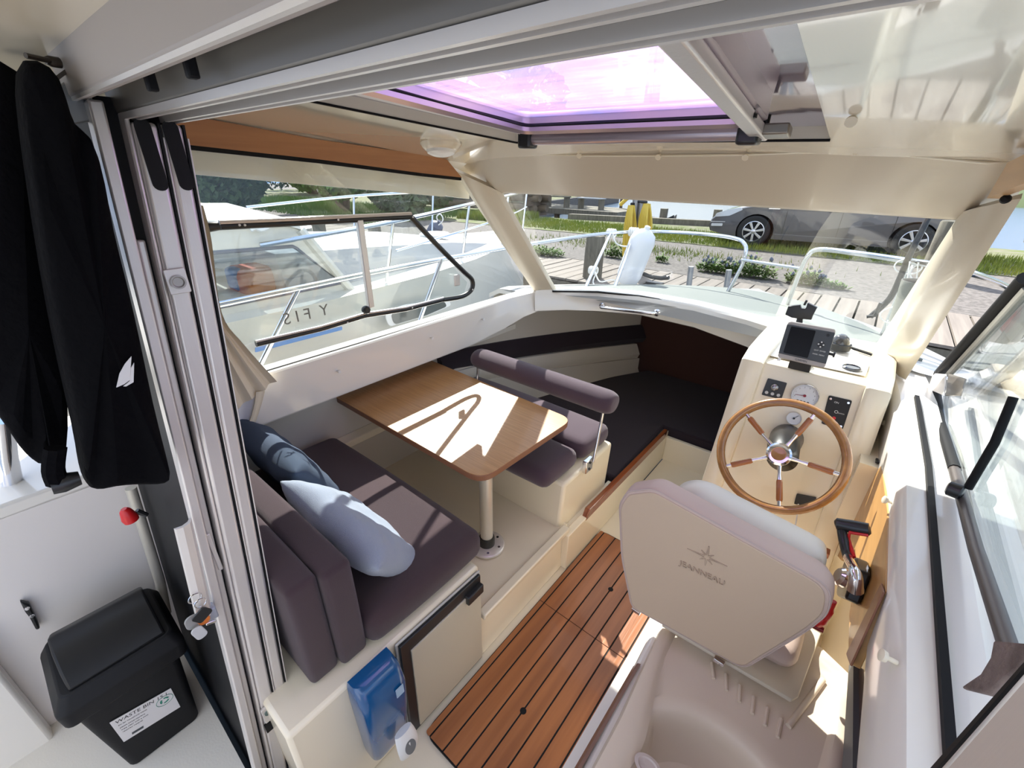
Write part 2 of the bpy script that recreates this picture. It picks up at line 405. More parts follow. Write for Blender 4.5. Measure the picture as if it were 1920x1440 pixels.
# ---- header over the windscreen: fascia, lip
hx = [(862, 318), (925, 358), (1100, 366), (1250, 375), (1400, 383), (1600, 395), (1800, 408), (1905, 372)]
tx = [(905, 281), (955, 287), (1100, 291), (1240, 291), (1400, 289), (1610, 281), (1850, 304), (1945, 300)]
FT = [AY(*p, 1.47) for p in tx]; FB = [AY(*p, 1.70) for p in hx]
rings = [[p + Vector((0, -.004, .03)) for p in FT], FT]
for t in (.3, .7, 1): rings.append([a.lerp(b, t) for a, b in zip(FT, FB)])
rings.append([p + Vector((0, .02, -.008)) for p in FB]); rings.append([p + Vector((0, .05, 0)) for p in FB])
rings.append([p + Vector((0, .14, .03)) for p in FT])
rings2 = list(map(list, zip(*rings)))
bm = B(); loft(bm, rings2); struct('wall_header', bm, HEADM)
bm = B(); tube(bm, [p + Vector((0, -.006, -.002)) for p in FT[1:]], .0025, 6); tag(obj('curtain_wire', bm, CREAM), 'thin cream curtain wire along the front edge of the ceiling', 'wire')
# ---- A pillars
def quadprism(nm, pts, vec, m, **k):
    bm = B(); prism(bm, pts, vec); return struct(nm, bm, m, **k)
PT = [AY(848, 318, 1.56), AY(935, 358, 1.70)]; PB = [AZ(1003, 549, .985), AZ(1042, 547, 1.0)]
PT[0].x = min(PT[0].x, -1.56)
def pillar(nm, pts, mid, m=PILM):
    """pts TL TR BR BL; ridge in the middle towards the cabin"""
    rings = []
    for k in range(9):
        t = k / 8; L = pts[0].lerp(pts[3], t); R_ = pts[1].lerp(pts[2], t); w = (R_ - L)
        inn = Vector((mid, -.5, -.1)).normalized()
        rings.append([L, L + w * .12 + inn * .012, L + w * .45 + inn * .022, L + w * .62 + inn * .012, L + w * .9 + inn * .012, R_, R_ + Vector((0, .012, .01)), L + Vector((-mid * .006, .012, .01))])
    bm = B(); loft(bm, rings); return struct(nm, bm, m)
pillar('trim_22', [PT[0], PT[1], PB[1], PB[0]], .8)
SPT = [AY(1795, 392, 1.72), Vector((.245, 1.55, 1.64))]; SPB = [Vector((.10, 2.12, .985)), Vector((.225, 1.93, .97))]
SPT[0] = AY(1800, 400, 1.72); SPB[0] = AZ(1640, 650, 1.0)
SPB[1] = AZ(1698, 712, .98); SPT[1] = AY(1915, 372, 1.5)
pillar('trim_23', [SPT[0], SPT[1], SPB[1], SPB[0]], -.8)
# ---- wooden side strips above the windows
tp = [AX(352, 216, -1.585), AX(600, 262, -1.585), AX(795, 290, -1.575), AX(838, 299, -1.57)]
bt = [AX(358, 272, -1.60), AX(600, 299, -1.60), AX(795, 325, -1.595), AX(866, 333, -1.585)]
e0 = tp[1].lerp(tp[0], 1.9); e1 = bt[1].lerp(bt[0], 1.9)
bm = B(); rings = [[t, b, b + Vector((-.02, 0, 0)), t + Vector((-.02, 0, 0))] for t, b in zip([e0] + tp, [e1] + bt)]
loft(bm, rings); struct('trim_24', bm, OAKV)
bm = B(); rings = [[b + Vector((-.004, 0, 0)), b + Vector((-.004, 0, -.012)), b + Vector((-.02, 0, -.012)), b + Vector((-.02, 0, .0))] for b in [e1] + bt]; loft(bm, rings); struct('trim_25', bm, BLACK)
tpS = [AX(1925, 287, .145), AX(1889, 305, .145)]; btS = [AX(1925, 342, .165), AX(1850, 372, .155)]
ea = tpS[1].lerp(tpS[0], 6); eb = btS[1].lerp(btS[0], 4)
bm = B(); rings = [[t, b, b + Vector((.02, 0, 0)), t + Vector((.02, 0, 0))] for t, b in zip([ea, tpS[0], tpS[1]], [eb, btS[0], btS[1]])]
loft(bm, rings); struct('trim_26', bm, WOODP)
# cream cant rails above the strips
bm = B(); rings = []
for y in (.14, .5, 1.0, 1.40, 1.5):
    z = zc(-1.6, y); rings.append([(-1.59, y, z + .004), (-1.615, y, z - .03), (-1.635, y, z - .15), (-1.66, y, z - .15), (-1.66, y, z + .05), (-1.59, y, z + .05)])
loft(bm, rings); struct('trim_27', bm, CREAM)
bm = B(); rings = []
for y in (.14, .5, 1.0, 1.5, 1.62):
    z = zc(.22, y); rings.append([(.21, y, z + .004), (.235, y, z - .03), (.26, y, z - .15), (.28, y, z - .15), (.28, y, z + .05), (.21, y, z + .05)])
loft(bm, rings); struct('trim_28', bm, CREAM)
# outer eave: pale roof flange seen through the top of the port glass
ev = [AX(*p, -1.665) for p in ((362, 318), (620, 341), (880, 373))]; ev = [ev[1].lerp(ev[0], 2.2)] + ev
bm = B(); rings = []
for p in ev:
    rings.append([p, p + Vector((-.03, 0, 0)), p + Vector((-.035, 0, .20)), p + Vector((.03, 0, .24)), p + Vector((.0, 0, .06))])
loft(bm, rings); struct('trim_29', bm, CREAM)
# ---- fixed windows
g = B(); prism(g, [(-1.632, .12, .972), (-1.632, 1.9, .975), (-1.615, 2.14, .985), (-1.60, 1.62, 1.62), (-1.615, 1.5, 1.655), (-1.615, .12, 1.74)], (-.005, 0, 0)); struct('window_1', g, GVIN, smooth=False)
# windscreen, curved: strip of quads between base and header
wb = [AZ(*p, 1.012) for p in [(1036, 545), (1120, 546), (1200, 554), (1300, 571), (1400, 594), (1480, 615), (1560, 638), (1650, 668)]]
wt = [AY(*p, 1.735) for p in [(925, 352), (1035, 354), (1150, 358), (1280, 366), (1420, 374), (1540, 380), (1670, 388), (1806, 398)]]
rings = [[b, t, t + Vector((0, .005, .002)), b + Vector((0, .005, .002))] for b, t in zip(wb, wt)]
bm = B(); loft(bm, rings); WS = struct('window_2', bm, GVIN)
rub = B(); tube(rub, [p + Vector((0, -.002, -.004)) for p in wb], .006, 6); obj('rubber_seal', rub, BLACK, WS)
g = B(); prism(g, [(.345, .15, .965), (.345, 1.6, .965), (.345, 2.06, .97), (.315, 1.56, 1.64), (.312, .15, 1.72)], (.005, 0, 0)); w3 = struct('window_3', g, GVIN, smooth=False)
bm = B(); rings = []
for y in (.2, .8, 1.4, 1.9):
    t = max(0, (y - 1.4) / .85); xi = XS - .02 - .05 * t * t
    rings.append([(xi + .040, y, .970), (xi + .040, y, .986), (xi + .052, y, .986), (xi + .052, y, .970)])
loft(bm, rings); obj('rubber_seal', bm, BLACK, w3)
bm = B(); tube(bm, [(-1.628, .15, .979), (-1.628, 1.9, .981), (-1.61, 2.12, .99)], .005, 6)
obj('rubber_seal', bm, BLACK, bpy.data.objects['window_1'])
# ---- roof hatch: mauve glossy surround, aluminium frame, purple glass, roller tube
def purple(n, tr, mx, out):
    t = n.nodes.new('ShaderNodeTexCoord'); mpn = n.nodes.new('ShaderNodeMapping'); mpn.inputs['Scale'].default_value = (1.2, 14, 1); mpn.inputs['Rotation'].default_value = (0, 0, math.radians(-52))
    z = n.nodes.new('ShaderNodeTexNoise'); z.inputs['Scale'].default_value = 3.2; z.inputs['Detail'].default_value = 8; z.inputs['Roughness'].default_value = .7
    z2 = n.nodes.new('ShaderNodeTexNoise'); z2.inputs['Scale'].default_value = 4.5; z2.inputs['Detail'].default_value = 3
    n.links.new(t.outputs['Object'], mpn.inputs[0]); n.links.new(mpn.outputs[0], z.inputs[0]); n.links.new(t.outputs['Object'], z2.inputs[0])
    ad = n.nodes.new('ShaderNodeMath'); ad.operation = 'MULTIPLY_ADD'; ad.inputs[1].default_value = .55; n.links.new(z.outputs['Fac'], ad.inputs[0])
    m2 = n.nodes.new('ShaderNodeMath'); m2.operation = 'MULTIPLY'; m2.inputs[1].default_value = .45; n.links.new(z2.outputs['Fac'], m2.inputs[0]); n.links.new(m2.outputs[0], ad.inputs[2])
    r = n.nodes.new('ShaderNodeValToRGB'); e = r.color_ramp.elements
    e[0].position = .40; e[0].color = (.60, .60, .93, 1); e[1].position = .60; e[1].color = (.97, .80, .94, 1)
    x = e.new(.5); x.color = (.84, .66, .90, 1)
    n.links.new(ad.outputs[0], r.inputs[0]); n.links.new(r.outputs[0], tr.inputs[0])
    ts = n.nodes.new('ShaderNodeBsdfTranslucent'); n.links.new(r.outputs[0], ts.inputs[0]); m3 = n.nodes.new('ShaderNodeMixShader'); m3.inputs[0].default_value = .22
    n.links.new(mx.outputs[0], m3.inputs[1]); n.links.new(ts.outputs[0], m3.inputs[2]); n.links.new(m3.outputs[0], out.inputs[0])
GPUR = glass('purple filmed hatch glass', extra=purple, ior=1.45)
MAUVE = mat('mauve film on tinted glass', (.36, .29, .35), .10, metal=.35, coat=1)
ALUM = mat('mauve tinged aluminium', (.55, .48, .52), .28, metal=.7)
hatch = thing('roof_hatch', 'purple tinted sliding roof hatch in an aluminium frame, set in the cream ceiling', 'hatch', (-.7, 1.0, 1.8))
h0 = ext(hp, hp2, ya)
gin = [onceil(985, 231), onceil(1388, 213), onceil(1228, 38), onceil(1170, 8), onceil(690, 121)]
gin[3] = onceil(1190, 4); 
p_aft = onceil(640, 118)
# glass outline: front-port, front-starboard, aft-starboard (rounded), aft-port
FP, FS_, AS = onceil(985, 232), onceil(1392, 213), onceil(1205, -8)
AP = Vector((onceil(660, 122).x - .06, AS.y, 0)); AP.z = zc(AP.x, AP.y)
fo = roundpoly([FP, FS_, AS, AP], [.02, .02, .10, .03], 6)
cc = sum(fo, Vector()) / len(fo)
def off(P, d, dz=0):
    out = []
    n = len(P)
    for i in range(n):
        a = (P[i] - P[i - 1]); b = (P[(i + 1) % n] - P[i]); t = (a.normalized() + b.normalized()); t.z = 0; t.normalize()
        nn = Vector((t.y, -t.x, 0)); 
        if nn.dot(P[i] - cc) < 0: nn = -nn
        out.append(P[i] + nn * d + Vector((0, 0, dz)))
    return out
bm = B(); prism(bm, [p + Vector((0, 0, .012)) for p in fo], (0, 0, .005)); obj('tinted_glass', bm, GPUR, hatch, smooth=False)
R0 = off(fo, .0); R1 = off(fo, .045)
bm = B(); loft(bm, [[a + Vector((0, 0, .02)), a + Vector((0, 0, -.016)), a.lerp(b, .25) + Vector((0, 0, -.022)), a.lerp(b, .75) + Vector((0, 0, -.010)), b + Vector((0, 0, -.012)), b + Vector((0, 0, .03))] for a, b in zip(R0 + R0[:1], R1 + R1[:1])], True, False)
obj('aluminium_frame', bm, ALUM, hatch)
bm = B(); tube(bm, [p + Vector((0, 0, -.004)) for p in off(fo, .004)], .006, 6, closed=True); obj('rubber_seal', bm, BLACK, hatch)
# surround between hatch frame and the recess edge
Q = off(fo, .05); hb = [HOLE[1], HOLE[2], HOLE[3], HOLE[0]]
def perim(C4, n_each=14):
    out = []
    for i in range(4):
        for j in range(n_each): out.append(C4[i].lerp(C4[(i + 1) % 4], j / n_each))
    return out
inn = perim([off(fo, .05)[i] for i in (3, 10, 17, 24)] if len(fo) == 28 else [FP, FS_, AS, AP]); outp = perim(hb)
bm = B(); loft(bm, [[p + Vector((0, 0, .026)) for p in outp], [p + Vector((0, 0, .022)) for p in inn], [p + Vector((0, 0, .030)) for p in inn], [p + Vector((0, 0, .034)) for p in outp]], True, False)
obj('glossy_surround', bm, MAUVE, hatch)
# roller tube under the front edge with its black end clamps, side rail
fa, fb = AY(985, 243, 1.46), AY(1400, 226, 1.46)
fa = onceil(1000, 244) + Vector((0, 0, -.02)); fb = onceil(1395, 226) + Vector((0, 0, -.02))
bm = B(); tube(bm, [fa, fb], .0145, 18); obj('roller_tube', bm, ALUM, hatch)
for e_, q in ((fa, -1), (fb, 1)):
    bm = B(); box(bm, -.02, .02, -.022, .018, -.022, .02, Matrix.Translation(e_ + Vector((q * .016, 0, 0)))); obj('end_clamp', bm, BLKP, hatch, bevel=.006)
r0, r1 = onceil(1175, -5) + Vector((.035, 0, -.03)), onceil(1432, 232) + Vector((0, 0, -.03))
# starboard guide rail, sticking past the clamp, with hand screws
d = (r1 - r0).normalized(); s_ = d.cross(Vector((0, 0, 1))).normalized()
bm = B(); prism(bm, [r0 - s_ * .014, r0 + s_ * .014, r1 + s_ * .014, r1 - s_ * .014], (0, 0, .02)); obj('guide_rail', bm, ALU, hatch, bevel=.004)
bm = B(); p = r1 - d * .02; prism(bm, [p + s_ * .012, p + s_ * .055 - d * .005, p + s_ * .055 - d * .055, p + s_ * .012 - d * .055], (0, 0, .018)); obj('rail_bracket', bm, mat('bronze bracket', (.30, .27, .23), .3, metal=.7), hatch, bevel=.003)
for (px, py) in ((1257, 15), (1328, 100), (1376, 158), (1412, 192), (1438, 224)):
    c = onceil(px, py) + Vector((0, 0, -.012)); bm = B(); lathe(bm, [(.004, -.012), (.011, -.010), (.011, -.004), (.006, .0), (.006, .02)], Matrix.Translation(c), 12); obj('hand_screw', bm, BLKP, hatch)
# port rail strip with small fixings
a, b = onceil(560, 130) + Vector((0, 0, -.01)), onceil(975, 236) + Vector((0, 0, -.01))
bm = B(); tube(bm, [a, b], .008, 8); obj('guide_rod', bm, WPLAS, hatch)
# black seam round the recess
bm = B(); tube(bm, [p + Vector((0, 0, -.001)) for p in (HOLE[0], HOLE[1], HOLE[2])], .003, 6); obj('edge_seam', bm, BLACK, hatch)
# ---- cream snap-in studs along ceiling edge
STUD = [(955, 283), (1090, 288), (1238, 290), (1401, 290), (1608, 277), (1600, 220)]
for i, p in enumerate(STUD):
    c = AY(*p, 1.47) if i < 5 else onceil(*p); bm = B(); lathe(bm, [(.004, .0), (.004, .010), (.009, .012), (.009, .016)], frame(c + Vector((0, -.002, 0)), (0, -1, -.6)), 12)
    tag(obj('curtain_stud', bm, CREAM), 'small cream curtain stud on the ceiling edge, %s' % ['first from the port pillar', 'second from the port pillar', 'third from the port pillar', 'fourth from the port pillar', 'below the corner of the roof hatch recess', 'alone on the ceiling beside the hatch recess'][i], 'stud', 'curtain studs on the ceiling edge')
ST2 = [(690, 632), (806, 632), (807, 633), (903, 598), (988, 570), (1120, 569), (1256, 586)]
for i, (p, lab) in enumerate([((807, 633), 'on the port sill above the table'), ((903, 598), 'on the port sill ahead of the table'), ((989, 571), 'on the port sill close to the corner pillar'), ((633, 695), 'on the port sill nearest the curtain')]):
    c = AX(*p, -1.6); bm = B(); lathe(bm, [(.003, 0), (.003, .012), (.007, .014), (.007, .018)], frame(c, (1, 0, 0)), 12)
    tag(obj('curtain_stud', bm, WPLAS), 'small white curtain stud %s' % lab, 'stud', 'curtain studs on the port sill')
for i, (p, lab) in enumerate([((1682, 1243), 'on the starboard sill face below the window handle'), ((1668, 797), 'on the starboard sill face beside the helm console'), ((1676, 944), 'on the starboard sill face level with the window handle')]):
    c = AX(*p, .205); bm = B(); lathe(bm, [(.004, 0), (.004, .014), (.009, .016), (.010, .022), (.006, .024)], frame(c, (-1, -.2, .2)), 14)
    tag(obj('curtain_stud', bm, CREAM), 'small cream curtain stud %s' % lab, 'stud', 'curtain studs on the starboard sill')
# ================================================================ AFT DOOR: head rail, posts, sliding leaves
XD = -.872
def jamb(y): return y                      # y at z=0 reference offset below
def railprism(bm, prof, x0, x1):
    """profile points (dy, z) at the head"""
    prism(bm, [(x0, y, z) for y, z in prof], (x1 - x0, 0, 0))
door = thing('sliding_door_frame', 'brushed aluminium frame of the sliding cabin door, head rail and grooved posts', 'door frame', (XD, .2, 0))
zt = 1.722
# head rail: back plate and three lips -> two deep grooves
bm = B(); railprism(bm, [(.156, zt + .012), (.174, zt + .010), (.174, zt + .05), (.156, zt + .12)], XD - .06, .14); obj('outer_lip', bm, mat('mauve grey lip', (.40, .36, .335), .5), door, bevel=.003)
bm = B(); railprism(bm, [(.204, zt - .002), (.222, zt - .004), (.230, zt + .05), (.198, zt + .05)], XD - .05, .14); obj('middle_lip', bm, ALUD, door, bevel=.003)
bm = B(); railprism(bm, [(.250, zt - .002), (.274, zt - .004), (.276, zt + .09), (.240, zt + .06)], XD - .02, .14); obj('inner_lip', bm, ALUD, door, bevel=.003)
bm = B(); railprism(bm, [(.176, zt + .05), (.276, zt + .05), (.276, zt + .13), (.176, zt + .13)], XD - .06, .14); obj('track_back', bm, ALUD, door)
for y_ in (.160, .206, .219, .253, .268):
    bm = B(); box(bm, XD - .02, .14, y_ - .0025, y_ + .0025, zt - .010 + (.018 if y_ < .2 else 0), zt - .002 + (.018 if y_ < .2 else 0)); obj('silver_lip', bm, ALU, door)
for x_ in (-.62, -.50):
    bm = B(); box(bm, x_ - .03, x_ + .03, .178, .198, zt + .022, zt + .05); box(bm, x_ - .035, x_ - .025, .180, .190, zt + .002, zt + .03); obj('track_roller', bm, BLACK, door, bevel=.002)
# bulkhead above the door joining the ceiling
bm = B(); prism(bm, [(-1.62, .276, zt + .03), (.25, .276, zt + .03), (.25, .276, zt + .13), (-1.62, .276, zt + .13)], (0, .012, 0)); struct('wall_aft', bm, CREAM)
# vertical members on the port side: (y0 at z=0, y1, depth in x of face, material, name)
def vert_(nm, y0, y1, x0, x1, m, parent, z0=-.02, z1=zt, bevel=.003):
    bm = B(); prism(bm, [(x0, y0 + DK * z0, z0), (x1, y0 + DK * z0, z0), (x1, y1 + DK * z0, z0), (x0, y1 + DK * z0, z0)], (0, DK * (z1 - z0), z1 - z0))
    return obj(nm, bm, m, parent, bevel=bevel)
b0 = .010
vert_('outer_post', b0 + .0, b0 + .017, XD - .028, XD + .004, ALU, door, z1=zt + .01)
vert_('groove', b0 + .017, b0 + .107, XD - .10, XD - .035, BLACK, door, bevel=0)
vert_('inner_channel', b0 + .020, b0 + .031, XD - .06, XD - .014, ALU, door, z1=1.55)
vert_('inner_post', b0 + .036, b0 + .042, XD - .10, XD + .0, ALU, door)
# the two sliding leaves, drawn fully to port: stile with finger pull, glass running behind the port wall
def leaf(y0, y1, label, lock):
    t = thing('sliding_door', label, 'door', (XD, y0, 0), group='sliding cabin door leaves')
    vert_('stile', y0, y1, XD - .06, XD + .002, ALU, t, z1=zt - .012, bevel=.006)
    vert_('seam', y1, y1 + .003, XD - .06, XD + .0015, BLACK, t, z1=zt - .012, bevel=0)
    vert_('edge_strip', y1 + .003, y1 + .0055, XD - .06, XD + .0025, ALU, t, z1=zt - .03, bevel=.001)
    g = vert_('glass_pane', (y0 + y1) / 2 - .002, (y0 + y1) / 2 + .003, XD - .60, XD - .06, glass('door glass', (.10, .10, .11)) if 'door glass' not in _mats else _mats['door glass'], t, z0=.1, z1=zt - .04, bevel=0)
    # black roller plate at the top
    z = zt - .055; yc = (y0 + y1) / 2 + DK * z
    bm = B(); P = [(XD + .0035, yc + a, z + b) for a, b in rrect(.020, .095, .0098)]; prism(bm, P, (-.002, 0, 0)); obj('roller_plate', bm, BLACK, t)
    return t
L1 = leaf(b0 + .0425, b0 + .0735, 'outer aluminium sliding door leaf with a round finger pull, beside the grooved post', 1)
L2 = leaf(b0 + .079, b0 + .105, 'inner aluminium sliding door leaf nearest the curtain', 0)
def onj(px, py): return AX(px, py, XD + .004)
c = onj(332, 527); bm = B(); P = [c + Vector((0, a, b)) for a, b in rrect(.030, .040, .003)]; prism(bm, P, (.003, 0, 0)); pl = obj('pull_plate', bm, ALU, L1, bevel=.001)
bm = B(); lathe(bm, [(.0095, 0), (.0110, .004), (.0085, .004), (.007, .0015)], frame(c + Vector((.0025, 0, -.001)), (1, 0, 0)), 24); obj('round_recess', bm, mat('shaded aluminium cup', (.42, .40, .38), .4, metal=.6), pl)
# bottom lock block
c = onj(502, 1335); bm = B(); P = [c + Vector((0, a, b)) for a, b in rrect(.026, .055, .003)]; prism(bm, P, (.006, 0, 0)); pl = obj('lock_block', bm, ALU, L1, bevel=.001)
bm = B(); lathe(bm, [(.0085, 0), (.0085, .003)], frame(c + Vector((.006, 0, .008)), (1, 0, 0)), 20); obj('keyhole_disc', bm, mat('green grey disc', (.10, .14, .13), .4), pl)
bm = B(); c2 = onj(503, 1360); box(bm, c2.x - .002, c2.x + .004, c2.y - .008, c2.y + .008, c2.z - .02, c2.z + .012); obj('latch_slot', bm, BLACK, pl)
# latch in the groove of the outer post
c = AX(402, 1035, XD - .01); bm = B(); box(bm, c.x - .01, c.x + .003, c.y - .004, c.y + .004, c.z - .05, c.z + .05); lt = obj('latch_hook', bm, ALU, door, bevel=.002)
# grey curved pull handle on the outer post
handle = thing('door_pull_handle', 'curved silver aluminium pull handle on the outer door post above the keys', 'handle', AX(370, 1060, XD + .01))
pA, pB = AX(345, 978, XD + .012), AX(385, 1150, XD + .012)
rings = []
for k in range(9):
    p = pA.lerp(pB, k / 8)
    rings.append([p + Vector(q) for q in ((.0, .012, 0), (.012, .006, 0), (.016, -.006, 0), (.012, -.016, 0), (.006, -.018, 0), (.009, -.006, 0), (.005, .004, 0), (-.004, .010, 0))])
bm = B(); loft(bm, rings); obj('grip', bm, ALU, handle)
bm = B(); box(bm, -.01, .012, -.004, .018, -.018, .012, Matrix.Translation(pB + Vector((.0, .0, 0)))); obj('lower_bracket', bm, mat('blue grey casting', (.40, .43, .50), .4, metal=.4), handle, bevel=.003)
# bunch of keys
keys = thing('key_bunch', 'bunch of keys with black fob and grey and orange tags hanging from the door lock', 'keys', AX(375, 1150, XD + .02))
kc = AX(366, 1122, XD + .03)
bm = B(); tube(bm, [kc + Vector((0, .011 * math.cos(t * PI / 9), .011 * math.sin(t * PI / 9))) for t in range(18)], .0012, 6, closed=True); obj('key_ring', bm, CHROME, keys)
bm = B(); tube(bm, [kc + Vector((.006, .004 + .010 * math.cos(t * PI / 9), -.012 + .010 * math.sin(t * PI / 9))) for t in range(18)], .0011, 6, closed=True); obj('key_ring', bm, CHROME, keys)
def tagplate(nm, px, w, h, r, m, tilt, dx):
    c = AX(*px, XD + .03 + dx); M = Matrix.Translation(c) @ Matrix.Rotation(math.radians(tilt), 4, 'X')
    bm = B(); prism(bm, [M @ Vector((0, a, b)) for a, b in rrect(w, h, r)], (.004, 0, 0)); return obj(nm, bm, m, keys, bevel=.001)
tagplate('orange_tag', (378, 1158), .020, .034, .008, mat('orange tag', (.75, .20, .03), .4), 15, -.004)['label'] = 'orange key tag'
tagplate('grey_disc', (361, 1165), .026, .034, .012, mat('grey tag', (.30, .30, .29), .4), 0, -.008)
tagplate('car_key_fob', (378, 1152), .030, .026, .006, BLKP, 30, .006)
tagplate('clear_tag', (373, 1185), .020, .034, .008, mat('silver grey tag', (.52, .52, .52), .35), 12, .004)
tagplate('key_blade', (395, 1166), .018, .006, .002, CHROME, -20, .004)
# starboard leg of the door frame, crossing the lower right corner
sp = thing('starboard_door_post', 'grey aluminium door post with a black rubber edge crossing the lower right corner', 'door post', (.11, .25, .9))
def edge(px0, py0, px1, py1, x): return AX(px0, py0, x), AX(px1, py1, x)
def stripq(nm, a0, a1, b0_, b1, x, th, m, bevel=.002):
    P = [AX(*a0, x), AX(*a1, x), AX(*b1, x), AX(*b0_, x)]
    return slabf(nm, P, (th, 0, 0), m, sp, bevel=bevel)
xg = .105
stripq('rubber_edge', (1728, 1452), (1935, 1216), (1752, 1452), (1935, 1242), xg, .012, BLACK)
stripq('silver_edge', (1752, 1452), (1935, 1242), (1762, 1452), (1935, 1253), xg, .010, ALU)
stripq('post_face', (1762, 1452), (1935, 1253), (1930, 1560), (2100, 1330), xg, .02, ALU)
# ================================================================ TEAK FLOOR BOARD
fl = thing('teak_floor_board', 'teak and black-caulked floor board on the cream cabin sole', 'floor board', (-.48, 1.0, 0))
bm = B(); P = roundpoly([(-.70, .432, 0), (-.27, .432, 0), (-.27, .86, 0), (-.155, 1.05, 0), (-.155, 1.60, 0), (-.70, 1.60, 0)], [.045, .03, .01, .01, .03, .045]); prism(bm, P, (0, 0, .0085)); obj('black_caulking', bm, BLACK, fl)
seams = [-.70] + [-.676 + .0617 * i for i in range(8)] + [-.205, -.155]
for i in range(len(seams) - 1):
    x0, x1 = seams[i] + .0028, seams[i + 1] - .0028
    for j, (y0, y1) in enumerate(((.436, 1.068), (1.0705, 1.596))):
        if x0 > -.275 and j == 0: 
            if x1 > -.2: continue
            y0 = .86 + .03
        if x1 - x0 < .01: continue
        e = .0
        if i == 0: P = roundpoly([(x0, y0, 0), (x1, y0, 0), (x1, y1, 0), (x0, y1, 0)], [.02 if j == 0 else 0, 0, 0, .02 if j == 1 else 0], 3)
        else: P = [(x0, y0, 0), (x1, y0, 0), (x1, y1, 0), (x0, y1, 0)]
        bm = B(); prism(bm, [Vector(p) + Vector((0, 0, .004)) for p in P], (0, 0, .0065 + random.uniform(-.0003, .0003))); obj('teak_plank', bm, TEAK, fl, bevel=.0006, seg=1, smooth=False)
for p in ((981, 1333), (1145, 1105)):
    c = AZ(*p, .011); bm = B(); lathe(bm, [(.011, 0), (.011, .0008), (.0085, .0012)], Matrix.Translation(c), 24); obj('finger_hole', bm, BLACK, fl)
# ================================================================ DINETTE TABLE
tb = thing('dinette_table', 'oak laminate table on a single aluminium leg between the two dinette seats', 'table', (-.915, 1.0, .22))
P = roundpoly([(-1.77, .875, .672), (-.835, .868, .672), (-.815, 1.425, .672), (-1.77, 1.462, .672)], [.01, .075, .065, .01], 8)
bm = B(); prism(bm, P, (0, 0, .026)); obj('tabletop_edge', bm, EDGEB, tb, bevel=.004)
bm = B(); prism(bm, [Vector(p) + Vector((0, 0, .0262)) for p in [((p - Vector((-1.3, 1.15, 0))) * .9985 + Vector((-1.3, 1.15, 0))) for p in P]], (0, 0, .0022)); obj('laminate_top', bm, OAKL, tb, bevel=.001)
lc = AZ(913, 1022, .222); lc = Vector((lc.x, lc.y, .22))
bm = B(); lathe(bm, [(.075, .002), (.075, .010), (.070, .014), (.0, .014)], Matrix.Translation(lc), 40); fgl = obj('floor_flange', bm, ALU, tb)
for k in range(6):
    a = k * PI / 3 + .3; bm = B(); lathe(bm, [(.0055, .0135), (.0055, .0155)], Matrix.Translation(lc + Vector((.056 * math.cos(a), .056 * math.sin(a), 0))), 12); obj('screw', bm, BLACK if k == 1 else CHROME, fgl)
bm = B(); lathe(bm, [(.034, .014), (.034, .045), (.030, .055)], Matrix.Translation(lc), 28); obj('black_collar', bm, BLKP, tb)
bm = B(); lathe(bm, [(.0265, .05), (.0265, .452)], Matrix.Translation(lc), 28); obj('leg', bm, mat('matt aluminium tube', (.70, .67, .60), .35, metal=.6), tb)
# ================================================================ AFT DINETTE SEAT
cushion('seat_cushion', -1.70, -.768, .355, .80, .458, .562, PLUM, r=.035, puff=.012)
tag(bpy.data.objects['seat_cushion'], 'plum grey seat cushion on the locker with the fridge, two pillows on it', 'cushion')
bc = thing('backrest_cushion', 'thick two-slab plum grey backrest cushion standing behind the aft seat', 'cushion', (-1.2, .27, .458))
Mx = Matrix.Translation((0, .235, .46)) @ Matrix.Rotation(math.radians(0), 4, 'X') @ Matrix.Translation((0, -.235, -.46))
cushion('cushion_slab', -1.60, -.80, .198, .272, .462, .800, PLUM, bc, r=.014, puff=.006, M=Mx)
cushion('cushion_slab', -1.60, -.785, .275, .350, .462, .797, PLUM, bc, r=.014, puff=.006, M=Mx)
def pillow(name, label, c, w, h, t, M3, m):
    bm = B(); n = 18; R = [[None] * (n + 1) for _ in range(n + 1)]; V2 = [[None] * (n + 1) for _ in range(n + 1)]
    for s in (1, -1):
        for i in range(n + 1):
            for j in range(n + 1):
                u, v = i / n * 2 - 1, j / n * 2 - 1
                ins = 1 - .10 * (1 - u * u) * abs(v) ** 2; ins2 = 1 - .10 * (1 - v * v) * abs(u) ** 2
                z = s * t * ((1 - u ** 4) * (1 - v ** 4)) ** .55 + (.005 * math.sin(9 * u + 4 * v) + .003 * math.sin(15 * v - 6 * u) + .003 * math.sin(23 * u * abs(v) + 9 * v)) * (1 - max(abs(u), abs(v)) ** 4)
                p = M3 @ Vector((u * w / 2 * ins2, v * h / 2 * ins, z))
                if abs(u) == 1 or abs(v) == 1:
                    if s == 1: V2[i][j] = R[i][j] = bm.verts.new(M3 @ Vector((u * w / 2 * ins2, v * h / 2 * ins, 0)))
                    else: V2[i][j] = R[i][j]
                else: V2[i][j] = bm.verts.new(p)
                if s == 1: R[i][j] = V2[i][j]
        for i in range(n):
            for j in range(n):
                bm.faces.new([V2[i][j], V2[i + 1][j], V2[i + 1][j + 1], V2[i][j + 1]])
    o = obj(name, bm, m, subd=1); o.data.polygons.foreach_set('use_smooth', [True] * len(o.data.polygons))
    if 'sharp_edge' in o.data.attributes: o.data.attributes.remove(o.data.attributes['sharp_edge'])
    tag(o, label, 'pillow', 'pillows on the aft seat'); return o
def basis(c, xdir, ydir):
    x = Vector(xdir).normalized(); y = Vector(ydir); y = (y - x * y.dot(x)).normalized(); z = x.cross(y); return Matrix.Translation(Vector(c)) @ Matrix((x, y, z)).transposed().to_4x4()
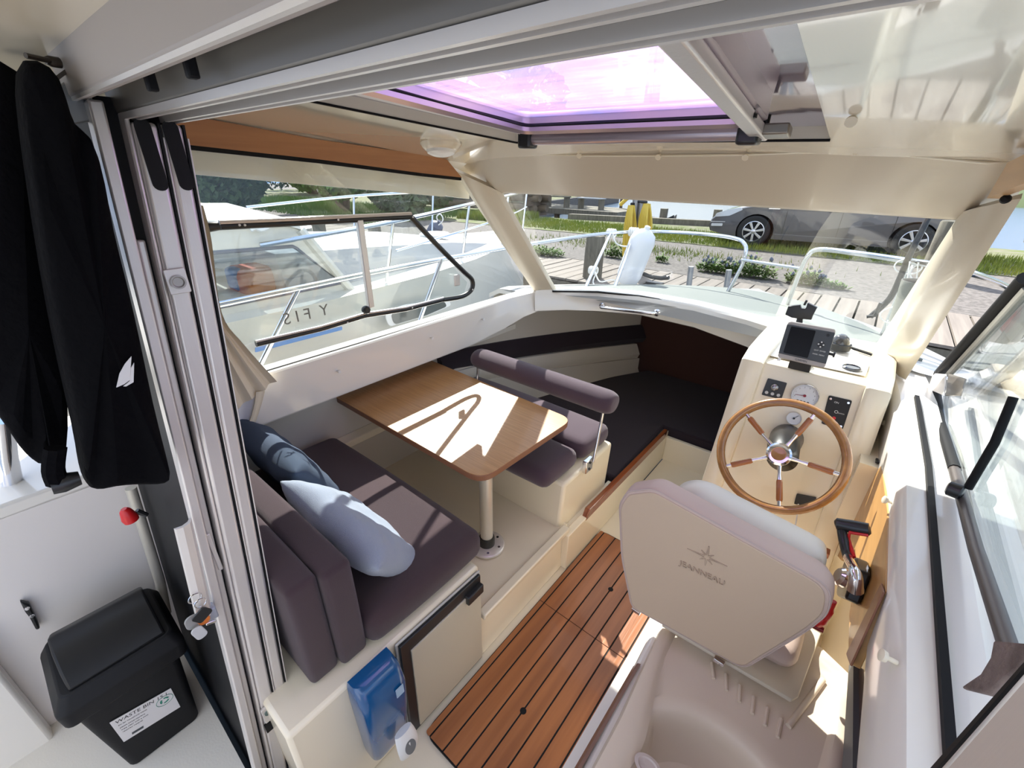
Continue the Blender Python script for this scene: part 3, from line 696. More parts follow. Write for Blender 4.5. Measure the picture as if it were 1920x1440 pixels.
pillow('pillow', 'pale blue pillow leaning on the backrest cushion, nearer the fridge', 0, .46, .34, .06, basis((-1.02, .49, .640), (.94, .08, -.20), (-.10, -.55, .72)), BLUEC)
pillow('pillow', 'dark blue pillow in the corner beside the curtain', 0, .44, .34, .06, basis((-1.44, .49, .685), (.95, .05, -.12), (.0, -.45, .85)), BLUED)
# fridge
fr = thing('fridge', 'built-in fridge with beige front and black frame in the seat locker face', 'fridge', (-.74, .57, 0))
F4 = [Vector((-.738, .400, .455)), Vector((-.738, .744, .449)), Vector((-.738, .742, .0)), Vector((-.738, .394, .004))]
slabf('outer_trim', [q for q in F4], (.006, 0, 0), mat('pale grey trim', (.55, .54, .50), .5), fr, bevel=.002)
slabf('black_frame', [qpt(F4, .02, .015), qpt(F4, .98, .015), qpt(F4, .98, .985), qpt(F4, .02, .985)], (.016, 0, 0), BLKP, fr, bevel=.003)
slabf('door_panel', [qpt(F4, .115, .12), qpt(F4, .965, .105), qpt(F4, .965, .955), qpt(F4, .115, .955)], (.0205, 0, 0), FRIDGE, fr, bevel=.002)
slabf('latch', [qpt(F4, .76, .085), qpt(F4, .97, .078), qpt(F4, .97, .16), qpt(F4, .76, .165)], (.034, 0, 0), BLKP, fr, bevel=.004)
# ================================================================ SOAP DISPENSER
sd = thing('soap_dispenser', 'translucent blue soap dispenser with white push lever beside the fridge', 'soap dispenser', (-.74, .32, .13))
sec = [(.13, .112, .050), (.17, .118, .062), (.30, .126, .075), (.40, .130, .080), (.452, .128, .062), (.470, .120, .040)]
rings = []
for z, w, d in sec:
    r = []
    for a, b in rrect(w, 2 * d, .022, 4):
        if b < 0: b = 0
        r.append((-.741 + b, .318 + a, z))
    rings.append(r)
bm = B(); loft(bm, rings); obj('blue_cover', bm, BLUEP, sd)
ln = AX(728, 1350, -.66)
rings = []
for t in [i / 8 for i in range(9)]:
    z = .245 - .135 * t; w = .074 * math.sin(PI * (.18 + .72 * t)) ** .5 * (1 - .25 * t); x = -.648 + .022 * math.sin(PI * t) - .008 * t
    rings.append([(x + .012 * math.cos(k * PI / 6), .335 + w / 2 * math.sin(k * PI / 6), z + .004 * math.cos(k * PI / 6)) for k in range(12)])
bm = B(); loft(bm, rings); lev = obj('push_lever', bm, WPLAS, sd)
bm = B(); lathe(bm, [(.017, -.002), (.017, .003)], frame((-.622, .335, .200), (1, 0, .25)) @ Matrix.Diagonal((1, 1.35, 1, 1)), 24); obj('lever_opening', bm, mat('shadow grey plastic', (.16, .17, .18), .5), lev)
M_ = frame((-.6595, .352, .395), (1, 0, .03)); bm = B(); prism(bm, [M_ @ Vector((a, b, 0)) for a, b in rrect(.024, .034, .002)], (.0012, 0, 0)); obj('logo_sticker', bm, mat('pale blue sticker', (.35, .50, .66), .4), sd)
# ================================================================ NAVIGATOR SEAT
nb = thing('navigator_seat_box', 'cream moulded seat box with a thumb notch, under the forward dinette seat', 'seat box', (-1.2, 1.5, .2))
bm = B(); prism(bm, [(-1.76, 1.30, .0), (-.758, 1.26, .0), (-.765, 1.315, .438), (-1.76, 1.315, .438)], (0, .44, 0)); obj('body', bm, CREAM, nb, bevel=.016, seg=3)
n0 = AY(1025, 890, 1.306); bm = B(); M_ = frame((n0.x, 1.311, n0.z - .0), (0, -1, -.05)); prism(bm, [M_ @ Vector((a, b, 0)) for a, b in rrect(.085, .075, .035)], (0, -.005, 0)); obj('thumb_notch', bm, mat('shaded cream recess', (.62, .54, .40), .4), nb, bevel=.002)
c1 = cushion('navigator_cushion', -1.70, -.80, 1.215, 1.475, .442, .528, PLUMD, r=.036, puff=.010); tag(c1, 'dark plum seat cushion overhanging the front of the cream navigator seat box', 'cushion', 'navigator seat cushions')
c1.data.materials[0] = mat('dusky plum fabric', (.075, .048, .066), .9, bump=(800, .3), sheen=.3, spec=.2)
c2 = cushion('navigator_cushion', -1.70, -.79, 1.50, 1.755, .442, .535, c1.data.materials[0], r=.036, puff=.010); tag(c2, 'dark plum seat cushion beneath the bolster, behind the navigator seat', 'cushion', 'navigator seat cushions')
bo = thing('reversible_bolster', 'round plum backrest bolster carried on chrome rods over the navigator seat', 'backrest', (-1.1, 1.55, .53))
rings = []
for i, t in enumerate([0, .004, .015, .035, .06, .2, .35, .5, .65, .8, .94, .965, .985, .996, 1]):
    x = -1.515 + .825 * t; e = min(1, min(t, 1 - t) / .06); k = .55 + .45 * math.sqrt(1 - (1 - e) ** 2)
    rings.append([(x, 1.555 + .062 * k * math.cos(a), .762 + .052 * k * math.sin(a)) for a in [2 * PI * j / 20 for j in range(20)]])
bm = B(); loft(bm, rings); obj('padded_roll', bm, c1.data.materials[0], bo)
for x in (-.742, -1.50):
    bm = B(); tube(bm, smoothpath([(x, 1.555, .715), (x, 1.545, .64), (x + .012, 1.50, .53), (x + .018, 1.475, .49)], 5), .0065, 10); obj('chrome_rod', bm, CHROME, bo)
bm = B(); box(bm, -.757, -.735, 1.44, 1.50, .435, .50); obj('hinge_plate', bm, CHROME, bo, bevel=.004)
for z in (.45, .485): 
    bm = B(); lathe(bm, [(.006, 0), (.006, .004)], frame((-.735, 1.47, z), (1, 0, 0)), 12); obj('screw', bm, BLKP, bo)
c = AX(687, 813, -1.742); bm = B(); lathe(bm, [(.016, 0), (.016, .004), (.010, .007)], frame(c, (1, 0, 0)), 18); tag(obj('hull_fitting', bm, mat('tan fitting', (.42, .33, .24), .4)), 'small round tan fitting on the hull side under the table', 'fitting')
# ================================================================ FORE BERTH
bm = B(); P = roundpoly([(-1.70, 1.775, .15), (-.742, 1.775, .15), (-.742, 2.45, .15), (-.3, 2.45, .15), (-.02, 2.45, .15), (-.05, 3.23, .15), (-1.18, 3.23, .15), (-1.62, 2.4, .15)], [.02, .02, .0, .02, .03, .02, .05, .1])
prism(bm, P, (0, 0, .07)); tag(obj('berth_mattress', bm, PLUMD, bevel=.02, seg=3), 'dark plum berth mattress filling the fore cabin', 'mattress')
bm = B(); prism(bm, [AX(1098, 978, -.702) , AX(1106, 956, -.702), AX(1253, 806, -.702), AX(1247, 822, -.702)], (-.026, 0, 0)); tag(obj('mahogany_capping', bm, MAHOG, bevel=.004), 'long varnished mahogany strip capping the low wall beside the walkway', 'wooden strip')
# grab handle on the beam
gh = thing('grab_handle', 'short chrome grab handle on the white beam under the windscreen', 'handle', AY(1180, 582, 2.28))
ha, hb_ = AY(1129, 573, 2.33), AY(1232, 586, 2.33)
for p in (ha, hb_):
    bm = B(); lathe(bm, [(.020, 0), (.020, .006), (.013, .012)], frame(p, (0, -1, 0)), 20); obj('end_boss', bm, CHROME, gh)
bm = B(); tube(bm, [ha, ha + Vector((.006, -.028, 0)), ha + Vector((.02, -.038, 0)), hb_ + Vector((-.02, -.038, 0)), hb_ + Vector((-.006, -.028, 0)), hb_], .0085, 12); obj('bar', bm, CHROME, gh)
# dome light
dl = thing('dome_lamp', 'round cream ceiling lamp with frosted lens, above the port window', 'lamp', AY(828, 275, 1.5))
dc = onceil(826, 268)
lathe_M = frame(dc + Vector((0, 0, .006)), (0.12, -.12, -1))
bm = B(); lathe(bm, [(.066, 0), (.068, .010), (.060, .022), (.050, .030)], lathe_M, 36); obj('housing', bm, CREAM, dl)
bm = B(); lathe(bm, [(.050, .028), (.045, .038), (.028, .045), (.0, .047)], lathe_M, 30); obj('lens', bm, LAMPG, dl)
bm = B(); box(bm, -.007, .007, -.005, .005, 0, .006, frame(onceil(850, 272) + Vector((0, -.012, -.022)), (.3, -.8, -.4))); obj('switch', bm, BLKP, dl)
# curtain at the port window beside the door post
cu = thing('curtain', 'beige cotton curtain bunched beside the door post at the port window', 'curtain', (-1.5, .5, 1.2))
def drape(nm, Lp, Rp, x, m, parent, amp=.012, k=3.2):
    rings = []; n = 18
    Lq = smoothpath([AX(*p, x) for p in Lp], 5); Rq = smoothpath([AX(*p, x) for p in Rp], 5)
    for a_, b_ in zip(Lq, Rq):
        row = []
        for i in range(n + 1):
            u = i / n; p = a_.lerp(b_, u); p.x += amp * math.sin(u * k * 2 * PI) * (.5 + .5 * u); row.append(p)
        rings.append(row + [q + Vector((-.003, 0, 0)) for q in row[::-1]])
    bm = B(); loft(bm, rings); return obj(nm, bm, m, parent)
drape('curtain_cloth', [(330, 385), (345, 450), (372, 585), (405, 680), (440, 770)], [(378, 385), (394, 450), (413, 585), (455, 645), (517, 714)], -1.575, CURT, cu)
drape('curtain_lining', [(395, 600), (410, 690), (425, 750), (432, 800), (446, 838)], [(440, 640), (480, 720), (484, 750), (474, 795), (456, 836)], -1.590, mat('white curtain lining', (.78, .79, .82), .9), cu, .006, 1.5)
drape('curtain_hem', [(480, 735), (478, 755), (470, 785), (458, 812), (452, 836)], [(497, 733), (490, 760), (480, 790), (468, 818), (460, 840)], -1.568, CURT, cu, .002, 1)
# ================================================================ PORT SLIDING WINDOW
ws = thing('port_sliding_window', 'sliding port side window in a black and aluminium rail frame', 'window', (-1.62, 1.0, 1.1))
xw = -1.608
top = [AX(*p, xw) for p in ((412, 424), (560, 417), (672, 411), (770, 406))]
fr_ = [AX(*p, xw) for p in ((770, 406), (822, 462), (868, 508), (885, 525), (884, 543), (866, 556), (830, 562))]
bot = [AX(*p, xw) for p in ((830, 562), (760, 580), (683, 592), (600, 617), (480, 645))]
bm = B(); tube(bm, top, .0125, 10); obj('top_rail', bm, BLKP, ws)
bm = B(); tube(bm, [p + Vector((.004, 0, .011)) for p in top], .008, 8); obj('top_cap', bm, ALU, ws)
bm = B(); tube(bm, smoothpath(fr_, 4), .0125, 10); obj('front_rail', bm, BLKP, ws)
bm = B(); tube(bm, bot, .011, 10); obj('bottom_rail', bm, BLKP, ws)
bm = B(); tube(bm, [p + Vector((.006, 0, .011)) for p in bot], .005, 8); obj('bottom_cap', bm, ALU, ws)
bm = B(); box(bm, xw - .008, xw + .012, AX(673, 413, xw).y - .013, AX(673, 413, xw).y + .013, 1.13, 1.48); obj('vertical_bar', bm, ALU, ws, bevel=.003)
bm = B(); lathe(bm, [(.014, 0), (.017, .006), (.017, .02), (.012, .026)], frame(AX(683, 580, xw + .008), (1, 0, 0)), 18); obj('knob', bm, BLKP, ws)
c = AX(409, 424, xw); bm = B(); tube(bm, [c, c + Vector((.004, -.03, 0)), c + Vector((.004, -.07, -.002))], [.013, .016, .010], 10); obj('rail_end_cap', bm, BLKP, ws)
for p in ((449, 422), (459, 422), (634, 412), (774, 407), (886, 543), (773, 577), (652, 605)):
    bm = B(); lathe(bm, [(.004, 0), (.0035, .003)], frame(AX(*p, xw + .012), (1, 0, 0)), 10); obj('screw', bm, WPLAS, ws)
bm = B(); c = AX(855, 525, xw + .006); box(bm, c.x, c.x + .012, c.y - .018, c.y + .018, c.z - .028, c.z + .028); obj('silver_catch', bm, ALU, ws, bevel=.004)
g = B(); prism(g, [AX(*p, xw - .004) for p in ((390, 428), (770, 412), (876, 530), (870, 550), (480, 642), (400, 660))], (-.004, 0, 0)); obj('glass_pane', g, GVIN, ws, smooth=False)
# mirrored lettering on the pane, read from inside
M_ = Matrix.Translation(AX(578, 588, xw - .006)) @ Matrix(((0, 0, 1), (-1, 0, 0), (0, 1, 0))).to_4x4() @ Matrix.Rotation(0, 4, 'Z')
fw = AX(640, 575, xw) - AX(510, 606, xw); fw.normalize()
M_ = basis(AX(575, 590, xw - .006), -fw, (0, 0, 1))
text('lettering', 'Y  F I S', M_, .062, mat('grey lettering', (.22, .22, .20), .5), ws)
# ================================================================ HELM CONSOLE
PN0 = Vector((-.06, 1.835, 1.0)); PNd = Vector((0, -.165, -.55)).normalized(); PNn = Vector((0, PNd.z, -PNd.y)).normalized()
if PNn.y > 0: PNn = -PNn
def PANEL(px, py, d=0): return onpl(px, py, PN0 + PNn * d, PNn)
def SHELF(px, py, d=0): return AZ(px, py, 1.004 + d)
hc = thing('helm_console', 'white moulded helm console with raised side rims, instruments and steering wheel', 'console', (-.06, 1.85, 0))
def csec(x0, x1, lift, nm, m=CREAM, bevel=.012):
    """side profile prism between x0 and x1"""
    a = PN0 + PNn * lift; bt_ = a + PNd * 1.02
    P = [(0, bt_.y, 0), (0, a.y + (a.z - 1.0) * .3, 1.0 + lift * .2)]
    P = [(x0, bt_.y, max(0, bt_.z)), (x0, a.y, 1.0 + lift), (x0, 2.30, 1.0 + lift + (.01 if lift else 0)), (x0, 2.30, 0)]
    bm = B(); prism(bm, P, (x1 - x0, 0, 0)); return obj(nm, bm, m, hc, bevel=bevel, seg=4)
csec(-.236, .128, 0, 'instrument_panel', CREAM, .006)
# flaring side rims
def rim(xa0, xa1, xb0, xb1, nm):
    a = PN0 + PNn * .022; b = a + PNd * 1.03; b.z = 0
    ring = []
    pts = [((a.x, 2.30, 1.035), xa0, xa1), ((0, 2.05, 1.035), xa0, xa1), ((0, 1.90, 1.030), xa0, xa1), ((0, a.y - .005, 1.005), xa0, xa1), ((0, a.y - .03, .94), xa0 * .98 + xb0 * .02, xa1 * .98 + xb1 * .02), ((0, (a.y + b.y) / 2 - .0, .5), (xa0 + xb0) / 2, (xa1 + xb1) / 2), ((0, b.y, 0), xb0, xb1)]
    for (q, x0, x1) in pts:
        y, z = q[1], q[2]; d = Vector((0, .10, -.06)) if z > .9 else Vector((0, .10, 0)); e = .014
        ring.append([(x0, y + d.y * .3, z + d.z * .5), (x0 + e * .3, y + .004, z - .006), (x0 + e, y, z), (x1 - e, y, z), (x1 - e * .3, y + .004, z - .006), (x1, y + d.y * .3, z + d.z * .5), (x1, y + .22 if z < .9 else y + .1, z - (.22 if z > .9 else 0)), (x0, y + .22 if z < .9 else y + .1, z - (.22 if z > .9 else 0))])
    bm = B(); loft(bm, ring); obj(nm, bm, CREAM, hc)
rim(-.305, -.218, -.315, -.232, 'side_rim'); rim(.094, .172, .12, .205, 'side_rim')
bm = B(); box(bm, -.30, .17, 1.86, 2.28, .02, .985); obj('console_body', bm, WHITE, hc)
bm = B(); P = [SHELF(*p) for p in ((1444, 668), (1622, 706), (1634, 676), (1476, 590))]; prism(bm, P, (0, 0, .003)); obj('shelf_pad', bm, WHITE, hc, bevel=.001)
# tachometer and small gauge
def gauge(nm, px, r, label=None, parent=hc, face=None, rimm=CHROME):
    c = PANEL(*px, .001); M = frame(c, PNn)
    bm = B(); lathe(bm, [(r, 0), (r, .008), (r * .93, .012), (r * .88, .009), (r * .88, .004)], M, 40); g_ = obj(nm, bm, rimm, parent)
    bm = B(); lathe(bm, [(r * .885, .004), (r * .885, .0055)], M, 40); obj('dial_face', bm, face or mat('white dial', (.72, .74, .76), .3, coat=.4), g_)
    return g_, M
g1, M1 = gauge('tachometer', (1509, 742), .046)
RED = mat('dark red needle', (.25, .01, .03), .4)
bm = B(); lathe(bm, [(.0052, .006), (.0045, .010)], M1, 18); obj('needle_hub', bm, RED, g1)
bm = B(); box(bm, -.030, 0, -.0008, .0008, .007, .008, M1 @ Matrix.Rotation(.12, 4, 'Z')); obj('needle', bm, RED, g1)
for k in range(4):
    bm = B(); lathe(bm, [(.0042, .0055), (.0042, .0065)], M1 @ Matrix.Translation((-.0165 + k * .011, -.023, 0)), 14); obj('warning_lamp', bm, BLKP, g1)
for k, ch in enumerate(['0', '1', '2', '3', '4', '5', '6', '7']):
    a = math.radians(195 - k * 30); text('dial_number', ch, M1 @ Matrix.Translation((.031 * math.cos(a), .031 * math.sin(a), .0057)), .007, BLKP, g1, ext=.0001)
bm = B()
for k in range(36):
    a = math.radians(205 - k * 6.5); box(bm, .035, .0385, -.0003, .0003, .0055, .006, M1 @ Matrix.Rotation(a, 4, 'Z'))
obj('scale_marks', bm, BLKP, g1, smooth=False)['kind'] = 'stuff'
g2, M2 = gauge('small_gauge', (1489, 784), .026)
bm = B(); box(bm, -.0005, .018, -.0008, .0008, .007, .008, M2 @ Matrix.Rotation(.9, 4, 'Z')); obj('needle', bm, BLKP, g2)
bm = B(); lathe(bm, [(.004, .006), (.004, .009)], M2, 12); obj('needle_hub', bm, BLKP, g2)
# ignition / switch plates
def plate(nm, quad, m, d=.004, r=.004, parent=hc, fn=PANEL):
    Q = [fn(*p) for p in quad]; bm = B(); prism(bm, roundpoly(Q, r, 3), PNn * d); return obj(nm, bm, m, parent, bevel=.001), [q + PNn * d for q in Q]
lp, Q = plate('key_switch_panel', [(1440, 709), (1476, 718), (1465, 749), (1428, 740)], BLKP)
bm = B(); lathe(bm, [(.0145, 0), (.0145, .004), (.012, .010), (.009, .012)], frame(qpt(Q, .5, .40), PNn), 24); obj('key_barrel', bm, mat('dark chrome', (.35, .35, .36), .25, metal=.9), lp)
for u in (.2, .5, .8):
    bm = B(); lathe(bm, [(.0062, 0), (.0055, .003)], frame(qpt(Q, u, .80), PNn), 16); obj('push_button', bm, mat('silver button', (.6, .6, .6), .3), lp)
rp_, Q = plate('radio_panel', [(1554, 741), (1598, 751), (1580, 806), (1540, 794)], mat('gloss black panel', (.006, .006, .007), .5), r=.006)
for u, v in ((.12, .10), (.88, .10), (.88, .90)):
    bm = B(); lathe(bm, [(.0045, 0), (.0038, .0015)], frame(qpt(Q, u, v), PNn), 14); obj('screw', bm, CHROME, rp_)
bm = B(); lathe(bm, [(.0058, 0), (.0055, .002)], frame(qpt(Q, .48, .70), PNn), 16); obj('red_button', bm, REDP, rp_)['label'] = 'red button'
bm = B(); tube(bm, [frame(qpt(Q, .5, .48), PNn) @ Vector((.0048 * math.cos(t), .0048 * math.sin(t), 0)) for t in [k * PI / 8 for k in range(16)]], .0007, 5, closed=True); obj('ring_mark', bm, WPLAS, rp_)
uQ = (Q[1] - Q[0]).normalized(); vQ = (Q[0] - Q[3]).normalized()
text('panel_print', 'ON', basis(qpt(Q, .40, .18) + PNn * .0002, uQ, vQ), .009, WPLAS, rp_, ext=.0001)
text('panel_print', 'SWITCH', basis(qpt(Q, .72, .50) + PNn * .0002, uQ, vQ), .005, WPLAS, rp_, ext=.0001)
text('panel_print', 'SUZUKI', basis(qpt(Q, .25, .90) + PNn * .0002, uQ, vQ), .0075, WPLAS, rp_, ext=.0001)
plate('trim_switch', [(1494, 925), (1531, 932), (1526, 951), (1489, 944)], BLKP, d=.008)
# gauges lying on the shelf
for nm, px, r in (('shelf_gauge', (1596, 692), .030), ('shelf_socket', (1502, 682), .036)):
    c = SHELF(*px, .002); bm = B(); lathe(bm, [(r, 0), (r, .008), (r * .86, .011), (r * .82, .008), (0, .008)], Matrix.Translation(c), 32); o = obj(nm, bm, mat('gloss dark dial', (.015, .02, .035), .12, coat=1), hc)
# ---- steering wheel
T = math.radians(35); az = math.radians(-8)
wn = Vector((math.sin(az) * math.cos(T), -math.cos(az) * math.cos(T), math.sin(T))); wu = Vector((math.cos(az), math.sin(az), 0)); wv = wu.cross(wn); wv = -wv if wv.z < 0 else wv
wc = AY(1461, 852, 1.435); RW = .172
sw = thing('steering_wheel', 'varnished wooden steering wheel with five chrome and wood spokes on the helm console', 'steering wheel', wc)
def WP(r, a, d=0): return wc + (wu * math.cos(a) + wv * math.sin(a)) * r + wn * d
bm = B(); tube(bm, [WP(RW, k * PI / 32) for k in range(64)], .0135, 14, closed=True); obj('wooden_rim', bm, WHEELW, sw)
hM = frame(wc, wn)
bm = B(); lathe(bm, [(.020, -.05), (.034, -.02), (.036, -.004), (.036, .010), (.030, .014), (.022, .013)], hM, 36); hub = obj('hub', bm, CHROME, sw)
bm = B(); lathe(bm, [(.0225, .012), (.020, .015), (.0, .016)], hM, 30); obj('wooden_cap', bm, WHEELW, hub)
for k in range(5):
    a = math.radians(-68 + 72 * k)
    bm = B(); tube(bm, [WP(.030, a, -.004), WP(.060, a, -.004), WP(.075, a, -.003), WP(RW - .008, a, 0)], [.0075, .0048, .0062, .0062], 10); sp_ = obj('spoke', bm, CHROME, sw)
    bm = B(); tube(bm, [WP(.080, a, -.003), WP(.086, a, -.003), WP(.140, a, -.001), WP(.146, a, 0)], [.0072, .0088, .0095, .008], 12); obj('spoke_sleeve', bm, mat('reddish spoke wood', (.36, .12, .035), .25, coat=.5), sp_)
pc = PANEL(1475, 822, .0)
bm = B(); tube(bm, [pc + PNn * .001, pc + PNn * .02, pc.lerp(wc, .45), wc - wn * .075, wc - wn * .05], [.055, .055, .050, .046, .030], 32); obj('steering_column', bm, mat('black column', (.010, .010, .010), .35), sw)
# ---- chart plotter
gp = thing('chart_plotter', 'grey and black chart plotter with square screen on a bracket over the helm console', 'chart plotter', AZ(1505, 690, 1.01))
G = [AY(1478, 601, 1.83), AY(1568, 617, 1.83), AY(1546, 691, 1.79), AY(1457, 670, 1.79)]
gn = (G[1] - G[0]).cross(G[3] - G[0]).normalized(); gn = gn if gn.y < 0 else -gn
def gq(u0, v0, u1, v1, d, th, m, nm, r=.004, par=None, bevel=.002):
    P = [qpt(G, u0, v0) + gn * d, qpt(G, u1, v0) + gn * d, qpt(G, u1, v1) + gn * d, qpt(G, u0, v1) + gn * d]
    bm = B(); prism(bm, roundpoly(P, r, 4), gn * th); return obj(nm, bm, m, par or gp, bevel=bevel)
body = gq(0, 0, 1, 1, -.035, .034, GREYP, 'case', .012, bevel=.004)
gq(.0, .09, 1, .88, -.030, .032, DGREY, 'front_band', .003)
scr = gq(.10, .13, .62, .84, .002, .002, SCREEN, 'screen', .004)
for (u, v) in ((.80, .38), (.80, .50), (.75, .44), (.85, .44)): 
    bm = B(); lathe(bm, [(.0026, .002), (.0026, .0045)], frame(qpt(G, u, v), gn), 10); obj('arrow_key', bm, WPLAS, gp)
bm = B(); lathe(bm, [(.011, .001), (.010, .004)], frame(qpt(G, .80, .44), gn), 24); obj('rocker_key', bm, BLKP, gp)
bm = B(); lathe(bm, [(.005, .001), (.0045, .004)], frame(qpt(G, .88, .18), gn), 16); obj('power_key', bm, BLKP, gp)
gU = (G[1] - G[0]).normalized(); gV = (G[0] - G[3]).normalized()
for u, v, s in ((.74, .60, 'QUIT'), (.87, .60, 'ENTER'), (.74, .70, 'MARK'), (.87, .70, 'MENU')): text('key_print', s, basis(qpt(G, u, v) + gn * .0025, gU, gV), .006, WPLAS, gp, ext=.0001)
text('maker_print', 'GARMIN', basis(qpt(G, .5, .94) + gn * .0005, gU, gV), .010, BLKP, gp, ext=.0001)
bm = B(); tube(bm, [qpt(G, 1.0, .62) - gn * .018, qpt(G, 1.09, .62) - gn * .018], [.005, .005], 12); kb = obj('clamp_knob', bm, BLKP, gp)
bm = B(); tube(bm, [qpt(G, 1.08, .62) - gn * .018, qpt(G, 1.12, .62) - gn * .018], [.009, .010], 14); obj('knob_head', bm, BLKP, kb)
gb = (G[2] + G[3]) / 2 - gn * .03
bm = B(); box(bm, gb.x - .035, gb.x + .035, gb.y - .008, gb.y + .03, 1.006, gb.z + .03); obj('bracket', bm, BLKP, gp, bevel=.003)
bm = B(); P = [qpt(G, .03, 1.0), qpt(G, .10, 1.0), qpt(G, .08, 1.08), qpt(G, .01, 1.08)]; prism(bm, P, gn * .004); obj('white_tab', bm, WPLAS, gp)
# ---- phone cradle on the windscreen ledge
pc_ = thing('phone_cradle', 'black phone cradle on a short arm behind the chart plotter', 'phone holder', AY(1500, 598, 1.93))
K = [AY(*p, 1.93) for p in ((1478, 574), (1500, 572), (1502, 579), (1511, 578), (1514, 568), (1532, 577), (1524, 592), (1521, 600), (1500, 598), (1484, 596), (1472, 590))]
bm = B(); prism(bm, K, (0, .018, 0)); obj('clamp', bm, BLKP, pc_, bevel=.002)
bm = B(); tube(bm, [AY(1500, 596, 1.94), AY(1498, 607, 1.93), AY(1498, 616, 1.90)], [.010, .012, .012], 12); obj('arm', bm, BLKP, pc_)
bm = B(); a = AY(1508, 572, 1.925); tube(bm, [a, AY(1513, 563, 1.925)], .004, 8); obj('release_lever', bm, BLKP, pc_)
# compass and lens on the ledge
cp = thing('compass', 'small black domed compass on the ledge beside the chart plotter', 'compass', AZ(1575, 645, 1.03))
c = AZ(1575, 645, 1.035); bm = B(); lathe(bm, [(.034, -.012), (.034, .006), (.024, .03), (.010, .04)], Matrix.Translation(c), 28); obj('dome', bm, mat('smoky dome', (.05, .05, .05), .08, coat=1), cp)
bm = B(); lathe(bm, [(.040, -.02), (.040, .004), (.034, .006)], Matrix.Translation(c), 28); obj('base_ring', bm, BLKP, cp)
# console side switch
bs = thing('side_socket', 'black rocker socket on the cream wall to the right of the steering wheel', 'socket', AX(1640, 865, .20))
Q = [AX(*p, .202) for p in ((1633, 850), (1647, 843), (1651, 868), (1636, 885))]
bm = B(); prism(bm, Q, (-.012, 0, 0)); obj('socket_plate', bm, BLKP, bs, bevel=.003)
bm = B(); prism(bm, [q.lerp(sum(Q, Vector()) / 4, .45) + Vector((-.012, 0, 0)) for q in Q], (-.010, 0, 0)); obj('socket_cap', bm, DGREY, bs, bevel=.003)
# ================================================================ GALLEY / SINK MODULE UNDER THE HELM SEAT
sk = thing('sink_module', 'beige moulded galley module with round sink bowl, standing behind the helm seat', 'sink', (.02, .75, 0))
zt_ = .50
# top moulding with bowl: polar patch from bowl rim to outer outline
bc_ = Vector((.045, .60, zt_)); NB = 48
outer = [(-.165, .36), (-.165, .62), (-.178, .90), (-.16, 1.09), (.24, 1.14), (.262, 1.06), (.262, .80), (.262, .36)]
def outl(a):
    d = Vector((math.cos(a), math.sin(a), 0)); best = 9
    n = len(outer)
    for i in range(n):
        p, q = Vector((*outer[i], 0)), Vector((*outer[(i + 1) % n], 0)); e = q - p; r0_ = p - Vector((bc_.x, bc_.y, 0))
        den = d.x * e.y - d.y * e.x
        if abs(den) < 1e-9: continue
        t = (r0_.x * e.y - r0_.y * e.x) / den; s = (r0_.x * d.y - r0_.y * d.x) / den
        if t > 0 and -1e-6 <= s <= 1 + 1e-6: best = min(best, t)
    return best
rings = []
for (fr_k, z, mode) in ((0, -.45, 'o'), (0, -.02, 'o'), (.008, -.004, 'o'), (.02, .0, 'o'), (.045, .0, 'o'), (.058, -.006, 'o'), (.07, -.014, 'o'), (.04, -.016, 'b'), (.012, -.016, 'b'), (.0, -.026, 'b'), (-.008, -.06, 'b'), (-.018, -.12, 'b'), (-.04, -.155, 'b'), (-.09, -.17, 'b'), (-.155, -.172, 'b')):
    r = []
    for k in range(NB):
        a = 2 * PI * k / NB; R_o = outl(a); rb = .165 * (1 + .05 * math.cos(2 * a))
        rb = min(rb, R_o - .075)
        rad = (R_o - fr_k) if mode == 'o' else max(.004, rb + fr_k if fr_k > 0 else rb * (1 + fr_k / .165))
        if mode == 'o' and z == -.45: rad = R_o
        r.append((bc_.x + rad * math.cos(a), bc_.y + rad * math.sin(a), zt_ + z))
    rings.append(r)
bm = B(); loft(bm, rings, True, True); obj('moulded_top', bm, BEIGEP, sk)
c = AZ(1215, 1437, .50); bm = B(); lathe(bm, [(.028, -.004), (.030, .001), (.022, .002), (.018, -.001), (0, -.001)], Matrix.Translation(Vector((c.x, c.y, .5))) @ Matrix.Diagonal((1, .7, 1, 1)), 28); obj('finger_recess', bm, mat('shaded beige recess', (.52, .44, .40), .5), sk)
# draining ribs
for i in range(6):
    a = AZ(1335 + i * 26, 1243 + i * 21, zt_ - .012); b = AZ(1338 + i * 24, 1272 + i * 22, zt_ - .012)
    bm = B(); tube(bm, [a, b], .0045, 8); obj('draining_rib', bm, BEIGEP, sk)
a, b = AZ(1543, 1275, zt_ - .012), AZ(1478, 1362, zt_ - .012); bm = B(); tube(bm, [a, b], .007, 10); obj('draining_rib', bm, BEIGEP, sk)
# body panels below
bm = B(); prism(bm, [(-.178, .36, .47), (-.285, .36, .0), (-.285, .85, .0), (-.27, 1.05, .0), (-.20, 1.05, .47)], (.05, 0, 0)); obj('side_panel', bm, WHITE, sk, bevel=.01)
bm = B(); box(bm, -.24, .26, .40, 1.10, .0, .34); obj('body', bm, WHITE, sk)
bm = B(); P = [Vector(p) for p in ((-.183, .36, .478), (-.178, .78, .478), (-.188, .78, .455), (-.192, .36, .455))]; prism(bm, P, (-.008, 0, -.004)); obj('brown_edge_strip', bm, mat('brown edge strip', (.20, .10, .07), .4), sk)
bm = B(); P = [Vector(p) for p in ((-.27, .86, .0), (-.255, 1.12, .0), (-.215, 1.12, .30), (-.228, .92, .30))]; prism(bm, P, (-.008, 0, 0)); obj('wooden_edge', bm, TEAK, sk)
